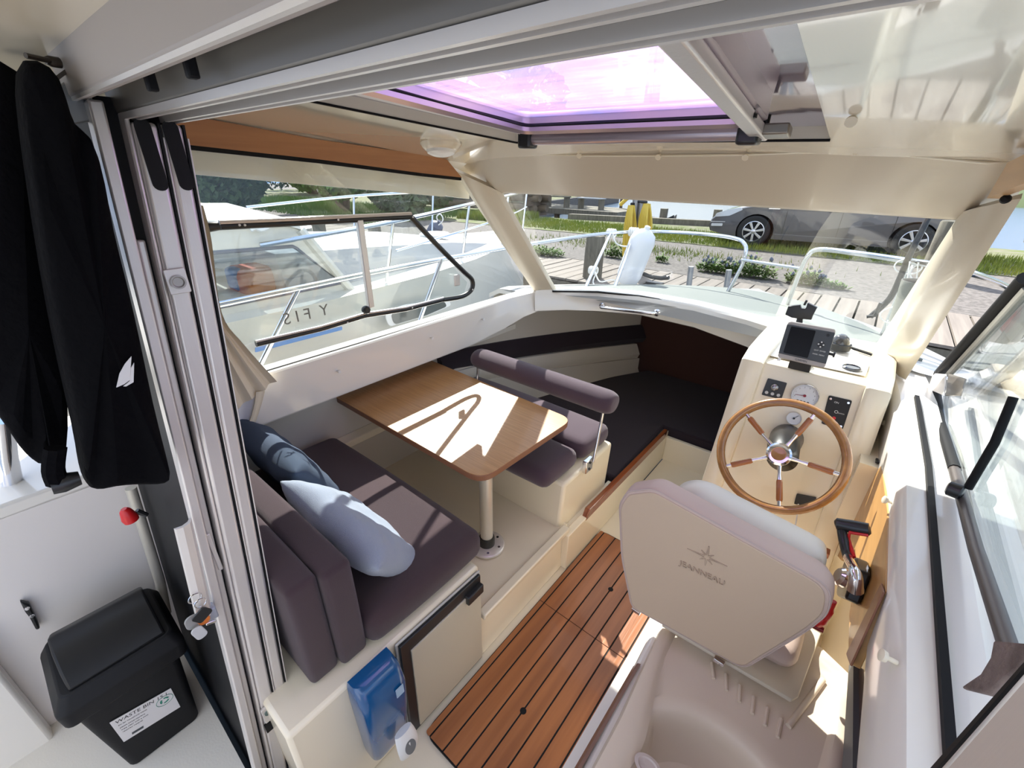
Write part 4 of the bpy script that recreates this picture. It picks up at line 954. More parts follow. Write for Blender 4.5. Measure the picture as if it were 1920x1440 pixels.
# ================================================================ HELM SEAT
hs_ = thing('helm_chair', 'beige vinyl helm chair seen from behind, embossed star on its back', 'chair', (-.08, .95, .5))
kn = Vector((0, -1, .06)).normalized()
def BKP(x, y): return onpl(x, y, (0, .89, .7), kn)
TL, TR, BR, BL = BKP(1167, 921), BKP(1566, 1098), BKP(1398, 1252), BKP(1185, 1135)
bk = roundpoly([BKP(1162, 940), BKP(1178, 917), BKP(1225, 911), TR, BKP(1557, 1148), BKP(1520, 1178), BR, BL, BKP(1166, 1040)], [.02, .01, .02, .045, .02, .02, .025, .02, .03], 5)
kc_ = sum(bk, Vector()) / len(bk)
r0_ = [p + kn * .0 for p in bk]
ring = [[kc_.lerp(p, .93) + kn * .012 for p in bk], [kc_.lerp(p, .975) + kn * .010 for p in bk], [kc_.lerp(p, .995) + kn * .004 for p in bk], [p - kn * .006 for p in bk], [kc_.lerp(p, 1.004) - kn * .022 for p in bk], [kc_.lerp(p, 1.0) - kn * .042 for p in bk], [kc_.lerp(p, .97) - kn * .060 for p in bk]]
bm = B(); loft(bm, ring); obj('backrest_pad', bm, VINYLSUN, hs_)
cen = kc_ + kn * .0135
bm = B(); prism(bm, [kc_.lerp(p, .955) + kn * .0105 for p in bk], kn * .004); obj('back_panel', bm, VINYL, hs_, bevel=.003)
bm = B(); tube(bm, [kc_.lerp(p, .985) + kn * .008 for p in bk], .0022, 6, closed=True); obj('piping', bm, mat('darker piping', (.50, .40, .36), .5), hs_)
# front cushion pad and seat squab
fp = roundpoly([AY(1258, 925, 1.0), AY(1300, 920, 1.0), AY(1548, 1052, 1.0), AY(1545, 1085, 1.0), AY(1490, 1120, 1.0), AY(1300, 1120, 1.0), AY(1240, 960, 1.0)], [.03, .03, .04, .03, .03, .03, .03], 5)
fc = sum(fp, Vector()) / len(fp)
ring = [[fc.lerp(p, .9) for p in fp], [fc.lerp(p, .98) + Vector((0, .012, 0)) for p in fp], [p + Vector((0, .035, 0)) for p in fp], [fc.lerp(p, .98) + Vector((0, .07, 0)) for p in fp], [fc.lerp(p, .9) + Vector((0, .085, 0)) for p in fp]]
bm = B(); loft(bm, ring); obj('front_pad', bm, VINYLW, hs_)
cushion('seat_squab', -.22, .13, .97, 1.18, .515, .575, VINYLSUN, hs_, r=.03, puff=.008)
bm = B(); M_ = Matrix.Translation((0, 0, 0)); P = [AZ(*p, .502) for p in ((1345, 1232), (1640, 1150), (1500, 1302), (1475, 1318))]
P = [AZ(1240, 1175, .505), AZ(1560, 1130, .505), AZ(1495, 1310, .505), AZ(1482, 1318, .505)]
prism(bm, P, (0, 0, .012)); obj('hinge_board', bm, mat('cream board', (.62, .55, .44), .4), hs_, bevel=.003)
for p in ((1193, 1145), (1348, 1240)):
    c = AY(*p, .888); bm = B(); box(bm, -.013, .013, -.006, .006, -.005, .006, Matrix.Translation(c) @ Matrix.Rotation(math.radians(4), 4, 'Y')); obj('chrome_hinge', bm, CHROME, hs_, bevel=.001)
EMB = mat('embossed vinyl line', (.45, .34, .25), .55)
ec = onpl(1325, 1045, kc_ + kn * .0152, kn); eM = basis(ec, (AY(1400, 1077, .9) - AY(1250, 1010, .9)), (0, 0, 1))
bm = B()
for k in range(8):
    a = k * PI / 4; L_ = .034 if k % 2 == 0 else .020; L_ *= 1.35 if k in (0, 4) else 1
    p1 = Vector((L_ * math.cos(a), L_ * math.sin(a), 0)); w = .006
    p2 = Vector((w * math.cos(a + .4), w * math.sin(a + .4), 0)); p3 = Vector((w * math.cos(a - .4), w * math.sin(a - .4), 0))
    tube(bm, [eM @ p2, eM @ p1], .0012, 4); tube(bm, [eM @ p3, eM @ p1], .0012, 4)
obj('embossed_star', bm, EMB, hs_)
text('embossed_name', 'JEANNEAU', eM @ Matrix.Translation((-.004, -.050, .0042)), .022, EMB, hs_, ext=.0010)
# mahogany footrest strip and white cable behind the seat
a, b = AY(1395, 968, 1.45), AY(1556, 1040, 1.45); bm = B(); prism(bm, [a, b, b + Vector((0, 0, -.022)), a + Vector((0, 0, -.022))], (0, .03, 0)); tag(obj('mahogany_footrest', bm, MAHOG, bevel=.003), 'mahogany footrest strip between the helm seat and the console', 'footrest')
bm = B(); tube(bm, smoothpath([AY(1497, 945, 1.62), AY(1494, 970, 1.60), AY(1488, 1000, 1.52), AY(1480, 1010, 1.44)], 5), .0022, 6); tag(obj('white_cable', bm, WPLAS), 'thin white cable hanging from the black switch low on the helm console', 'cable')
# ================================================================ STARBOARD SIDE BELOW THE SILL
bm = B(); box(bm, .262, .30, 1.02, 2.28, .0, .80); struct('trim_30', bm, CREAM)
bm = B(); box(bm, .150, .262, 1.675, 2.28, .0, .79); struct('trim_36', bm, CREAM)
bm = B(); P = [AX(*p, .236) for p in ((1590, 1262), (1640, 1108), (1700, 1080), (1720, 1500), (1590, 1500))]; prism(bm, P, (.02, 0, 0)); tag(obj('brown_locker_panel', bm, BROWND), 'glossy dark brown locker panel below the starboard sill beside the sink', 'panel')
bm = B(); box(bm, .262, .28, .1, 1.02, .0, .80); struct('trim_31', bm, BROWND)
wp = thing('wooden_side_panel', 'honey coloured wooden panel carrying the throttle below the starboard sill', 'panel', (.2, 1.2, .6))
P = [AX(*p, .20) for p in ((1652, 872), (1600, 950), (1551, 1020), (1576, 1050), (1603, 1030), (1605, 1075), (1592, 1150), (1590, 1238), (1596, 1246), (1660, 1108), (1664, 960))]
bm = B(); prism(bm, P, (.016, 0, 0)); obj('board', bm, WOODP, wp, bevel=.002)
bm = B(); P = [AX(*p, .199) for p in ((1590, 1228), (1598, 1250), (1660, 1112), (1656, 1095))]; prism(bm, P, (-.004, 0, 0)); obj('dark_edge', bm, EDGEB, wp, bevel=.001)
bm = B(); P = [AX(*p, .236) for p in ((1601, 1252), (1610, 1250), (1612, 1500), (1588, 1500))]; prism(bm, P, (-.01, 0, 0)); tag(obj('sliding_track', bm, mat('dark grey track', (.10, .11, .12), .4)), 'dark grey track along the right edge of the sink module', 'track')
th = thing('throttle_lever', 'black and chrome engine throttle lever with red trigger on the wooden side panel', 'throttle', AX(1610, 1110, .198))
P = roundpoly([AX(*p, .198) for p in ((1612, 1052), (1631, 1055), (1634, 1078), (1612, 1136), (1593, 1128), (1596, 1095))], .008, 3)
bm = B(); prism(bm, P, (-.030, 0, 0)); tbse = obj('base', bm, BLKP, th, bevel=.006)
hb0 = AX(1603, 1105, .165); ha0 = AY(1578, 990, 1.12)
mid = AY(1588, 1055, 1.05)
rings = []
path = smoothpath([hb0, AX(1604, 1075, .155), AY(1590, 1045, 1.06), AY(1582, 1015, 1.09), ha0], 4)
bm = B()
rr = [.016 - .006 * min(1, i / 5) for i in range(len(path))]
tube(bm, path[:9], rr[:9], 12); obj('chrome_arm', bm, CHROME, th)
bm = B(); tube(bm, path[8:], .0105, 12); obj('grip_stem', bm, BLKP, th)
bm = B(); tube(bm, [AY(1566, 982, 1.12), AY(1569, 982, 1.12), AY(1600, 988, 1.12), AY(1629, 993, 1.12), AY(1631, 993, 1.12)], [.008, .014, .0155, .0145, .010], 16); obj('grip', bm, BLKP, th)
bm = B(); tube(bm, [AY(1628, 1003, 1.108), AY(1594, 998, 1.106), AY(1590, 1010, 1.10), AY(1601, 1045, 1.06)], .0045, 8); obj('red_trigger', bm, REDP, th)['label'] = 'red trigger'
bm = B(); lathe(bm, [(.022, 0), (.022, .010), (.016, .016)], frame(AX(1584, 1085, .15), (-1, -.2, .3)), 24); obj('chrome_boss', bm, CHROME, th)
Mt = basis(AX(1626, 1066, .1675), AX(1629, 1075, .1675) - AX(1624, 1058, .1675), (0, 0, 1)); text('side_print', 'BOX', Mt, .012, WPLAS, th)
rl = thing('red_valve_lever', 'bright red lever behind the right edge of the helm seat', 'lever', AY(1540, 1170, 1.05))
bm = B(); tube(bm, smoothpath([AY(1564, 1128, 1.05), AY(1556, 1145, 1.05), AY(1545, 1160, 1.05), AY(1532, 1168, 1.05)], 4), [.006] * 4 + [.009] * 5 + [.012] * 4, 10); obj('lever_arm', bm, REDP, rl)
bm = B(); tube(bm, [AY(1524, 1172, 1.05), AY(1544, 1182, 1.05)], .007, 10); obj('pivot', bm, mat('dark red metal', (.2, .01, .01), .3, metal=.4), rl)
# ================================================================ STARBOARD SLIDING WINDOW
s2 = thing('starboard_sliding_window', 'open starboard sliding window with black frame bars and a black turning knob', 'window', (.30, 1.3, 1.0))
xs = .300
bm = B(); tube(bm, [AX(1925, 522, xs), AX(1762, 702, xs)], .0185, 10); obj('top_rail', bm, BLACK, s2)
bm = B(); tube(bm, [AX(1930, 540, xs + .012), AX(1782, 702, xs + .012)], .013, 8); obj('rail_liner', bm, mat('grey metal liner', (.35, .34, .30), .3, metal=.6), s2)
bm = B(); tube(bm, [AX(1756, 738, xs), AX(1762, 790, xs), AX(1790, 880, xs)], .013, 10); obj('front_rail', bm, BLACK, s2)
bm = B(); tube(bm, [AX(1787, 872, xs), AX(1830, 1030, xs), AX(1893, 1220, xs), AX(1960, 1400, xs)], .012, 10); obj('lower_rail', bm, mat('dark bronze rail', (.13, .11, .10), .35, metal=.5), s2)
bm = B(); tube(bm, [AX(1900, 745, xs), AX(1865, 830, xs), AX(1815, 915, xs)], .008, 10); obj('cross_bar', bm, BLACK, s2)
Q = [AX(*p, xs - .012) for p in ((1752, 700), (1776, 702), (1772, 742), (1742, 730))]; bm = B(); prism(bm, Q, (-.004, 0, 0)); obj('corner_bracket', bm, ALU, s2, bevel=.002)
Q = [AX(*p, xs + .004) for p in ((1778, 700), (1810, 710), (1800, 742), (1772, 742))]; bm = B(); prism(bm, Q, (.004, 0, 0)); obj('corner_bracket', bm, mat('bronze bracket', (.30, .27, .23), .3, metal=.7), s2, bevel=.002)
bm = B(); ka, kb_ = AX(1776, 914, xs - .03), AX(1806, 925, xs - .005); tube(bm, [ka, ka.lerp(kb_, .1), ka.lerp(kb_, .9), kb_], [.012, .0165, .0170, .013], 18); obj('turning_knob', bm, BLKP, s2)
g = B(); prism(g, [AX(*p, xs + .006) for p in ((1930, 540), (1776, 710), (1765, 760), (1800, 880), (1895, 1215), (1960, 1215))], (.004, 0, 0)); obj('glass_pane', g, GVIN, s2, smooth=False)
bm = B(); lathe(bm, [(.009, 0), (.009, .006), (.005, .010)], frame(AY(1887, 373, 1.46), (-.5, -1, -.2)), 14); tag(obj('black_bumper', bm, BLACK), 'tiny black rubber bumper under the starboard wooden strip', 'bumper')
# torn leather flap at the lower right corner
P = [AX(*p, .17) for p in ((1862, 1200), (1925, 1205), (1925, 1236), (1850, 1300), (1800, 1288), (1838, 1262), (1856, 1232))]
bm = B(); prism(bm, P, (.006, 0, 0)); tag(obj('leather_flap', bm, mat('worn taupe leather', (.22, .17, .15), .9, bump=(80, .6), var=(30, (.10, .075, .065), .7)), bevel=.002), 'worn taupe leather flap on the starboard sill at the door post', 'flap')
# ================================================================ COCKPIT SIDE (aft of the door, lower left)
CK = mat('mauve white gelcoat', (.80, .755, .72), .45, coat=.1, bump=(150, .02))
bm = B(); box(bm, -1.9, .5, -2.4, .02, .10, .17); struct('floor_cockpit', bm, mat('cream cockpit sole', (.78, .73, .64), .5, bump=(200, .05)))
bm = B(); prism(bm, [(-1.49, -2.4, .15), (-1.49, .14, .15), (-1.49, .14, .86), (-1.49, -2.4, .90)], (-.04, 0, 0)); struct('wall_cockpit_port', bm, CK)
bm = B(); box(bm, -1.95, -1.49, -2.4, .14, .86, .90); struct('trim_32', bm, WHITE, bevel=.008)
bm = B(); box(bm, -1.49, -1.44, -2.4, -.30, .16, .60); struct('trim_33', bm, WHITE, bevel=.01)
bm = B(); box(bm, .30, .5, -2.4, .1, .1, .95); struct('wall_cockpit_starboard', bm, WHITE)
# bulkhead beside the door (port), below the coat
bm = B(); prism(bm, [(XD - .029, ydoor(-.02) - .095, -.02), (-1.95, ydoor(-.02) - .095, -.02), (-1.95, ydoor(-.02) - .06, -.02), (XD - .029, ydoor(-.02) - .06, -.02)], (0, DK * 1.76, 1.76)); struct('wall_aft_port', bm, BLACK)
sl = B(); box(sl, XD - .05, .2, .00, .125, -.04, .012); struct('door_sill', sl, ALUD, bevel=.002)
lt = thing('locker_latch', 'small black turning latch on the pale cockpit locker wall', 'latch', AX(55, 1148, -1.488))
Q = [AX(*p, -1.488) for p in ((36, 1122), (54, 1126), (70, 1160), (74, 1172), (66, 1175), (54, 1152), (46, 1142))]; bm = B(); prism(bm, Q, (.018, 0, 0)); obj('latch_bar', bm, BLKP, lt, bevel=.004)
for p in ((51, 1141), (60, 1155)):
    bm = B(); lathe(bm, [(.005, 0), (.004, .003)], frame(AX(*p, -1.469), (1, 0, 0)), 12); obj('screw', bm, CHROME, lt)
rt = B(); tube(rt, [AX(245, 915, -1.42), AX(300, 1090, -1.42), AX(312, 1150, -1.42)], .013, 12); tag(obj('corner_tube', rt, mat('beige tube', (.55, .52, .45), .4, metal=.3)), 'beige metal tube running down the corner behind the waste bin', 'tube')
rk = thing('red_toggle', 'red plastic pull toggle hanging below the black jackets', 'toggle', AX(243, 958, -1.2))
bm = B(); M_ = frame(AX(243, 970, -1.2), (0, -.1, 1)); lathe(bm, [(.015, -.010), (.0165, .0), (.011, .022), (.006, .028)], M_, 20); obj('cap_body', bm, REDP, rk)
bm = B(); tube(bm, [AX(256, 958, -1.2), AX(275, 966, -1.2)], .006, 8); obj('black_clip', bm, BLKP, rk)
bm = B(); tube(bm, [AX(4, 790, -1.6) , AX(12, 860, -1.6), AX(26, 925, -1.6)], .022, 14); cht = thing('chrome_stanchion', 'short chrome stanchion on the cockpit coaming at the far left edge', 'stanchion', AX(26, 925, -1.6)); obj('chrome_tube', bm, CHROME, cht)
bm = B(); lathe(bm, [(.05, 0), (.05, .006), (.03, .012)], Matrix.Translation(AX(28, 925, -1.6)), 24); obj('base_flange', bm, CHROME, cht)
# ---- black jackets on hooks
for idx, (label, x, pxs, th_) in enumerate([
    ('black hooded jacket with a small white sail emblem, hanging nearest the door post', -.80, [(40, 92), (100, 120), (118, 150), (140, 240), (168, 236), (196, 330), (212, 420), (234, 520), (262, 640), (290, 760), (318, 880), (322, 905), (300, 918), (262, 915), (210, 912), (196, 925), (170, 928), (158, 900), (150, 830), (120, 700), (80, 500), (50, 300), (34, 150)], .09),
    ('second black jacket hanging at the far left with a pointed lower edge', -.92, [(-60, 85), (46, 92), (70, 300), (110, 600), (130, 760), (128, 850), (118, 880), (100, 905), (96, 880), (100, 845), (90, 838), (86, 882), (60, 868), (34, 838), (12, 800), (-10, 780), (-80, 600)], .09)]):
    P = [AX(*p, x) for p in pxs]
    jk = thing('black_jacket', label, 'jacket', AX(pxs[0][0], pxs[0][1], x), group='black jackets hanging outside the door')
    c = sum(P, Vector()) / len(P); rings = []
    for k, (t, dx) in enumerate(((.86, .02), (.96, .010), (1.0, -.008), (1.0, -.05), (.95, -th_))):
        rings.append([c.lerp(p, t) + Vector((dx + .010 * math.sin(i * 1.9 + idx), 0, 0)) for i, p in enumerate(P)])
    # inner fold grid on the visible face
    bm = B(); R = loft(bm, rings, True, False); bm.faces.new(R[-1]); f = bm.faces.new(R[0][::-1])
    r_ = bmesh.ops.poke(bm, faces=[f]); 
    for v in r_['verts']: v.co.x += .02
    obj('jacket_body', bm, BLKCLOTH, jk, subd=1)
    if idx == 0:
        wm = mat('white emblem print', (.70, .70, .72), .6)
        for poly in ([(246, 668), (243, 712), (232, 720), (218, 726), (224, 700), (234, 682)], [(251, 680), (250, 716), (236, 724), (231, 724), (243, 714), (245, 690)]):
            bm = B(); prism(bm, [AX(*p, x + .050) for p in poly], (.0015, 0, 0)); obj('sail_emblem', bm, wm, jk, smooth=False)
        bm = B(); tube(bm, [AX(95, 912, x), AX(118, 905, x), AX(150, 896, x)], [.012, .014, .010], 10); obj('hanging_toggle', bm, BLKP, jk)
        bm = B(); tube(bm, smoothpath([AX(104, 840, x), AX(100, 880, x), AX(108, 905, x)], 4), .012, 8); obj('strap', bm, BLKCLOTH, jk)
hk = thing('coat_hook_rail', 'dark metal coat hook rail with three pegs under the overhang', 'hook rail', AX(120, 115, -.9))
bm = B(); prism(bm, [AX(*p, -.86) for p in ((119, 98), (133, 106), (134, 132), (76, 176), (72, 166), (124, 128))], (-.008, 0, 0)); obj('bracket', bm, mat('dark bronze metal', (.10, .085, .07), .35, metal=.7), hk)
for a, b in (((48, 104), (112, 118)), ((55, 126), (94, 136)), ((64, 141), (80, 147))):
    bm = B(); tube(bm, [AX(*a, -.84), AX(*b, -.86)], .003, 8); obj('peg', bm, _mats['dark bronze metal'], hk)
    bm = B(); lathe(bm, [(.006, 0), (.006, .010), (.004, .014)], frame(AX(*b, -.86), (.3, -1, 0)), 10); obj('peg_nut', bm, _mats['dark bronze metal'], hk)
# small grey box on the bulkhead
Q = [AX(*p, -.89) for p in ((80, 182), (150, 132), (172, 228), (100, 238))]; bm = B(); prism(bm, Q, (-.02, 0, 0)); tag(obj('aluminium_gusset', bm, mat('smoky aluminium', (.26, .27, .28), .3, metal=.6), bevel=.002), 'smoky aluminium plate at the head of the door post behind the coat hooks', 'plate')
# ================================================================ WASTE BIN
wbn = thing('waste_bin', 'black plastic swing-lid waste bin with white label on the cockpit sole', 'waste bin', (-1.28, -.09, .17))
BX = -1.165
def tbox(x0, x1, y0, y1, z0, X0, X1, Y0, Y1, z1, r=.02):
    def rr(x0, x1, y0, y1, z): return [((x0 + x1) / 2 + a, (y0 + y1) / 2 + b, z) for a, b in rrect(x1 - x0, y1 - y0, r, 4)]
    return [rr(x0, x1, y0, y1, z0), rr(X0, X1, Y0, Y1, z1)]
bm = B(); loft(bm, tbox(-1.36, BX - .012, -.178, -.012, .172, -1.40, BX, -.205, .010, .47)); obj('bin_body', bm, BINM, wbn, bevel=.004)
a = tbox(-1.41, BX + .012, -.222, .030, .455, -1.41, BX + .014, -.225, .032, .50); b = tbox(-1.41, BX + .014, -.225, .032, .50, -1.395, BX - .01, -.205, .018, .535)
bm = B(); loft(bm, [a[0], a[1], b[1]]); rm = obj('lid_rim', bm, BINM, wbn, bevel=.004)
bm = B(); pr_ = [(-1.385, .535), (-1.36, .575), (-1.31, .605), (-1.26, .600), (-1.21, .575), (-1.18, .537)]
loft(bm, [[(x, -.188, z) for x, z in pr_] + [(-1.2, -.188, .52), (-1.37, -.188, .52)], [(x, .004, z) for x, z in pr_] + [(-1.2, .004, .52), (-1.37, .004, .52)]]); obj('swing_flap', bm, mat('black flap plastic', (.012, .012, .013), .4, spec=.3), wbn, bevel=.006)
# label, tilted like the front wall
fx = BX - .0035
def LBP(px, py): return onpl(px, py, (BX - .012 + .002, 0, .172), (1, 0, -.012 / .298))
LQ = [LBP(205, 1355), LBP(320, 1290), LBP(338, 1325), LBP(232, 1391)]
ln_ = Vector((1, 0, -.04)).normalized(); bm = B(); prism(bm, LQ, ln_ * .001); lb = obj('paper_label', bm, mat('white paper label', (.70, .68, .68), .6), wbn, smooth=False)
lu = (LQ[1] - LQ[0]).normalized(); lv = (LQ[0] - LQ[3]).normalized()
def ltx(s, u, v, size, m=BLKP): text('label_print', s, basis(qpt(LQ, u, v) + ln_ * .0012, lu, lv), size, m, lb, ext=.00015, align='LEFT')
ltx('WASTE BIN 15 L', .06, .13, .0155); ltx('bin for household waste', .07, .28, .006); ltx('plastic polypropylene', .07, .40, .006); ltx('wipe clean with a cloth', .07, .50, .006); ltx('recycled material', .07, .60, .006)
GRN = mat('green recycling print', (.03, .25, .17), .5); rc_ = qpt(LQ, .83, .34) + ln_ * .0013; rM = basis(rc_, lu, lv)
for k in range(3):
    a0 = k * 2 * PI / 3 + .3; pts = [(.0085 * math.cos(a0 + t * 1.5 / 5), .0085 * math.sin(a0 + t * 1.5 / 5)) for t in range(6)]
    bm = B(); 
    P = [rM @ Vector((x * 1.25, y * 1.25, 0)) for x, y in pts] + [rM @ Vector((x * .72, y * .72, 0)) for x, y in pts[::-1]]
    prism(bm, P, ln_ * .0002); obj('recycling_arrow', bm, GRN, lb, smooth=False)
bm = B(); tube(bm, [rM @ Vector((.0185 * math.cos(t * PI / 16), .0165 * math.sin(t * PI / 16), 0)) for t in range(32)], .0006, 4, closed=True); obj('recycling_ring', bm, GRN, lb)
bm = B(); box(bm, -.012, .012, -.004, .004, 0, .0003, basis(qpt(LQ, .26, .87) + ln_ * .0011, lu, lv)); obj('printed_block', bm, DGREY, lb, smooth=False)
# ================================================================ OUTSIDE
GZ = .2
GRAV = mat('grey pink gravel', (.175, .158, .145), .95, bump=(60, .8), var=(16, (.085, .077, .07), .9))
GRAS = mat('mown grass ground', (.10, .13, .025), .95, bump=(40, .9), var=(3.0, (.18, .165, .12), .9))
DOCKW = mat('weathered dock plank', (.235, .205, .175), .85, bump=(40, .25, (1, .05, 1)), var=(14, (.13, .11, .095), .6, (1, .05, 1)))
OLDW = mat('old grey timber', (.20, .18, .14), .9, bump=(30, .5, (1, 1, .1)), var=(20, (.09, .08, .06), .7, (1, 1, .1)))
WAT = mat('lake water', (.06, .10, .15), .22, spec=.35, bump=(7, .5, (1, 2.2, 1)))
STEEL = mat('stainless rail tube', (.72, .74, .78), .14, metal=1)
ROPE = mat('white rope', (.78, .78, .75), .8)
YEL = mat('yellow hose', (.62, .45, .06), .5)
LEAF = mat('fresh green blades', (.11, .19, .03), .8, var=(5, (.06, .12, .02), .7))
LEAFD = mat('dark green leaves', (.05, .09, .028), .8, var=(5, (.02, .04, .015), .7))
LEAFY = mat('yellow green grass', (.26, .28, .035), .8, var=(2, (.12, .19, .03), .8))
BARK = mat('bark', (.12, .085, .06), .95, bump=(20, .6))
bm = B(); prism(bm, [(-40, 7.32, GZ), (14, 7.32, GZ), (14, 15.4, GZ), (-4.2, 15.3, GZ), (-8.8, 14.0, GZ), (-14, 14.5, GZ), (-20, 40, GZ), (-60, 60, GZ), (-60, 7.32, GZ)], (0, 0, -.8)); struct('ground', bm, GRAV, smooth=False)
bm = B(); prism(bm, [(-16, 10.2, GZ + .004), (-3.6, 10.9, GZ + .004), (14, 10.9, GZ + .004), (14, 15.35, GZ + .004), (-4.2, 15.25, GZ + .004), (-8.8, 13.95, GZ + .004), (-14, 14.4, GZ + .004), (-20, 38, GZ + .004), (-40, 50, GZ + .004), (-40, 9.5, GZ + .004)], (0, 0, .01)); struct('ground_grass', bm, GRAS, smooth=False)
bm = B(); box(bm, -90, 80, -30, 75, -.62, -.60); tag(struct('water', bm, WAT, smooth=False), kind='structure')
bm = B(); rings = []
for i in range(12):
    x = -80 + i * 15; rings.append([(x, 62, -.6), (x, 64, .2), (x, 70, 1.3 + .5 * math.sin(i * 2.1)), (x, 82, 2.4 + .8 * math.sin(i * 1.3)), (x, 95, -.6)])
loft(bm, rings); struct('far_bank', bm, mat('far green bank', (.07, .10, .035), .95, bump=(.8, 1)))
# ---- dock: joists, nail-weathered planks one by one
dk = thing('timber_dock', 'weathered grey timber dock of cross planks along the gravel quay', 'dock', (-2, 6.5, 0))
bm = B(); box(bm, -14.2, 5, 5.75, 5.9, -.05, .15); box(bm, -14.2, 5, 7.1, 7.25, -.05, .15); obj('joist', bm, OLDW, dk, smooth=False)
x = -14; me_cache = []
for k in range(4):
    bm = B(); r4 = random.Random(k); box(bm, 0, .190, -.78, .78, -.03, 0)
    o = obj('dock_plank', bm, DOCKW, dk, bevel=.004, seg=1, smooth=False); me_cache.append(o.data); bpy.data.objects.remove(o)
i = 0
while x < 4.6:
    o = bpy.data.objects.new('dock_plank', me_cache[i % 4]); _link(o, dk); o.matrix_basis = Matrix.Translation((x, 6.52 + random.uniform(-.015, .015), GZ + random.uniform(-.004, .004)))
    x += .212; i += 1
bm = B(); box(bm, -9.5, 5, 7.27, 7.34, -.3, GZ - .005); struct('trim_34', bm, OLDW, smooth=False)
for p, ph, w, lab in (((1110, 520), 441, .30, 'round timber bollard rising at the dock edge left of the white fender'), ((1745, 520), 412, .34, 'pale square-topped timber post behind the starboard end of the pulpit rail')):
    b = AZ(*p, GZ); t = AY(p[0], ph, b.y); r = w / 2
    bm = B(); lathe(bm, [(r, -.3), (r * 1.0, 0), (r * .97, (t.z - b.z) * .6), (r * .95, t.z - b.z - .02), (r * .85, t.z - b.z)], Matrix.Translation(b), 18); tag(obj('mooring_post', bm, OLDW), lab, 'post')
for i, (p, ph) in enumerate((((603, 520), 412), ((705, 470), 425))):
    b = AZ(p[0], 455, GZ); t = AY(p[0], ph, b.y)
    bm = B(); lathe(bm, [(.14, -.3), (.14, t.z - b.z)], Matrix.Translation(b), 14); tag(obj('mooring_post', bm, OLDW), ['timber post seen through the port window above the white cabin boat', 'timber post behind the dark fender of the neighbouring boat'][i], 'post')
# galvanised stakes, cleat
for i, (px, y0, y1) in enumerate(((1296, 500, 545), (1367, 506, 545))):
    b = AY(px - 3, y1, 5.8); t = AY(px, y0, 5.8); bm = B(); tube(bm, [b - Vector((0, 0, .25)), t], .035, 10); tag(obj('steel_stake', bm, mat('galvanised steel', (.36, .37, .38), .4, metal=.6)), 'galvanised stake at the dock edge, %s' % ['nearer the white fender', 'nearer the pulpit leg'][i], 'stake')
cl = thing('mooring_cleat', 'dark iron mooring cleat on the dock planks behind the fender', 'cleat', AZ(1225, 528, .25)); c = AZ(1228, 528, .24)
bm = B(); box(bm, c.x - .12, c.x + .12, c.y - .06, c.y + .06, .2, .235); obj('foot_plate', bm, BLKP, cl, bevel=.006)
bm = B(); tube(bm, [c + Vector((-.2, .02, .08)), c + Vector((-.08, 0, .06)), c + Vector((.08, 0, .06)), c + Vector((.2, -.02, .09))], .03, 8); obj('horns', bm, BLKP, cl)
# quay kerb beam along the water and posts
bm = B(); a, b = Vector((-8.9, 13.98, .2)), Vector((-4.1, 15.3, .2)); prism(bm, [a, b, b + Vector((0, 0, .18)), a + Vector((0, 0, .18))], (0, .25, 0)); tag(obj('kerb_beam', bm, OLDW), 'long low timber kerb along the water behind the grass', 'beam')
for i, (px, y0, y1, Y) in enumerate(((1246, 391, 420, 15.5), (1347, 393, 424, 15.6))):
    t = AY(px, y0, Y); bm = B(); lathe(bm, [(.13, -.6), (.13, t.z)], Matrix.Translation((t.x, t.y, 0)), 12); tag(obj('water_post', bm, OLDW), 'dark mooring post in the lake %s' % ['in front of the moored rowing boat', 'just ahead of the grey car'][i], 'post')
# ---- moored rowing boat
rb = thing('rowing_boat', 'dark low rowing boat moored on the lake', 'boat', AZ(1235, 396, -.6)); a = AY(1203, 393, 22); b = AY(1268, 393, 22); L = (b - a).length
bm = B(); rings = []
for i in range(11):
    t = i / 10; w = .55 * math.sin(PI * (.08 + .84 * t)) ** .7; z = -.25 + .22 * abs(2 * t - 1) ** 3; c = a.lerp(b, t); rings.append([(c.x, c.y - w, z), (c.x, c.y - w * .6, -.62), (c.x, c.y + w * .6, -.62), (c.x, c.y + w, z), (c.x, c.y + w - .06, z), (c.x, c.y, -.5), (c.x, c.y - w + .06, z)])
loft(bm, rings); obj('hull', bm, mat('tarred wood', (.04, .035, .03), .6), rb)
bm = B(); c = a.lerp(b, .5); box(bm, c.x - .12, c.x + .12, c.y - .5, c.y + .5, -.3, -.26); obj('thwart', bm, OLDW, rb)
# ---- timber jetty with bench
jt = thing('bathing_jetty', 'dark timber jetty on posts with railing over the lake', 'jetty', AZ(1060, 415, -.6))
JY = 17.0; jl, jr = AY(1032, 390, JY), AY(1158, 391, JY); zt2 = jl.z
bm = B(); box(bm, jl.x - 3, jr.x, JY, JY + 2.6, zt2 - .22, zt2); obj('deck', bm, OLDW, jt, smooth=False)
for k in range(8):
    xx = jl.x + (jr.x - jl.x) * (k + .6) / 8; bm = B(); box(bm, xx - .09, xx + .09, JY + .1 + (k % 2) * 1.4, JY + .28 + (k % 2) * 1.4, -.9, zt2 - .2); obj('pile', bm, BARK, jt, smooth=False)
for k in range(4):
    xx = jl.x + (jr.x - jl.x) * (k + .0) / 3; bm = B(); box(bm, xx - .05, xx + .05, JY + 2.4, JY + 2.5, zt2, zt2 + .95); obj('railing_post', bm, BARK, jt, smooth=False)
bm = B(); box(bm, jl.x - 2, jr.x, JY + 2.4, JY + 2.46, zt2 + .85, zt2 + .95); obj('handrail', bm, BARK, jt, smooth=False)
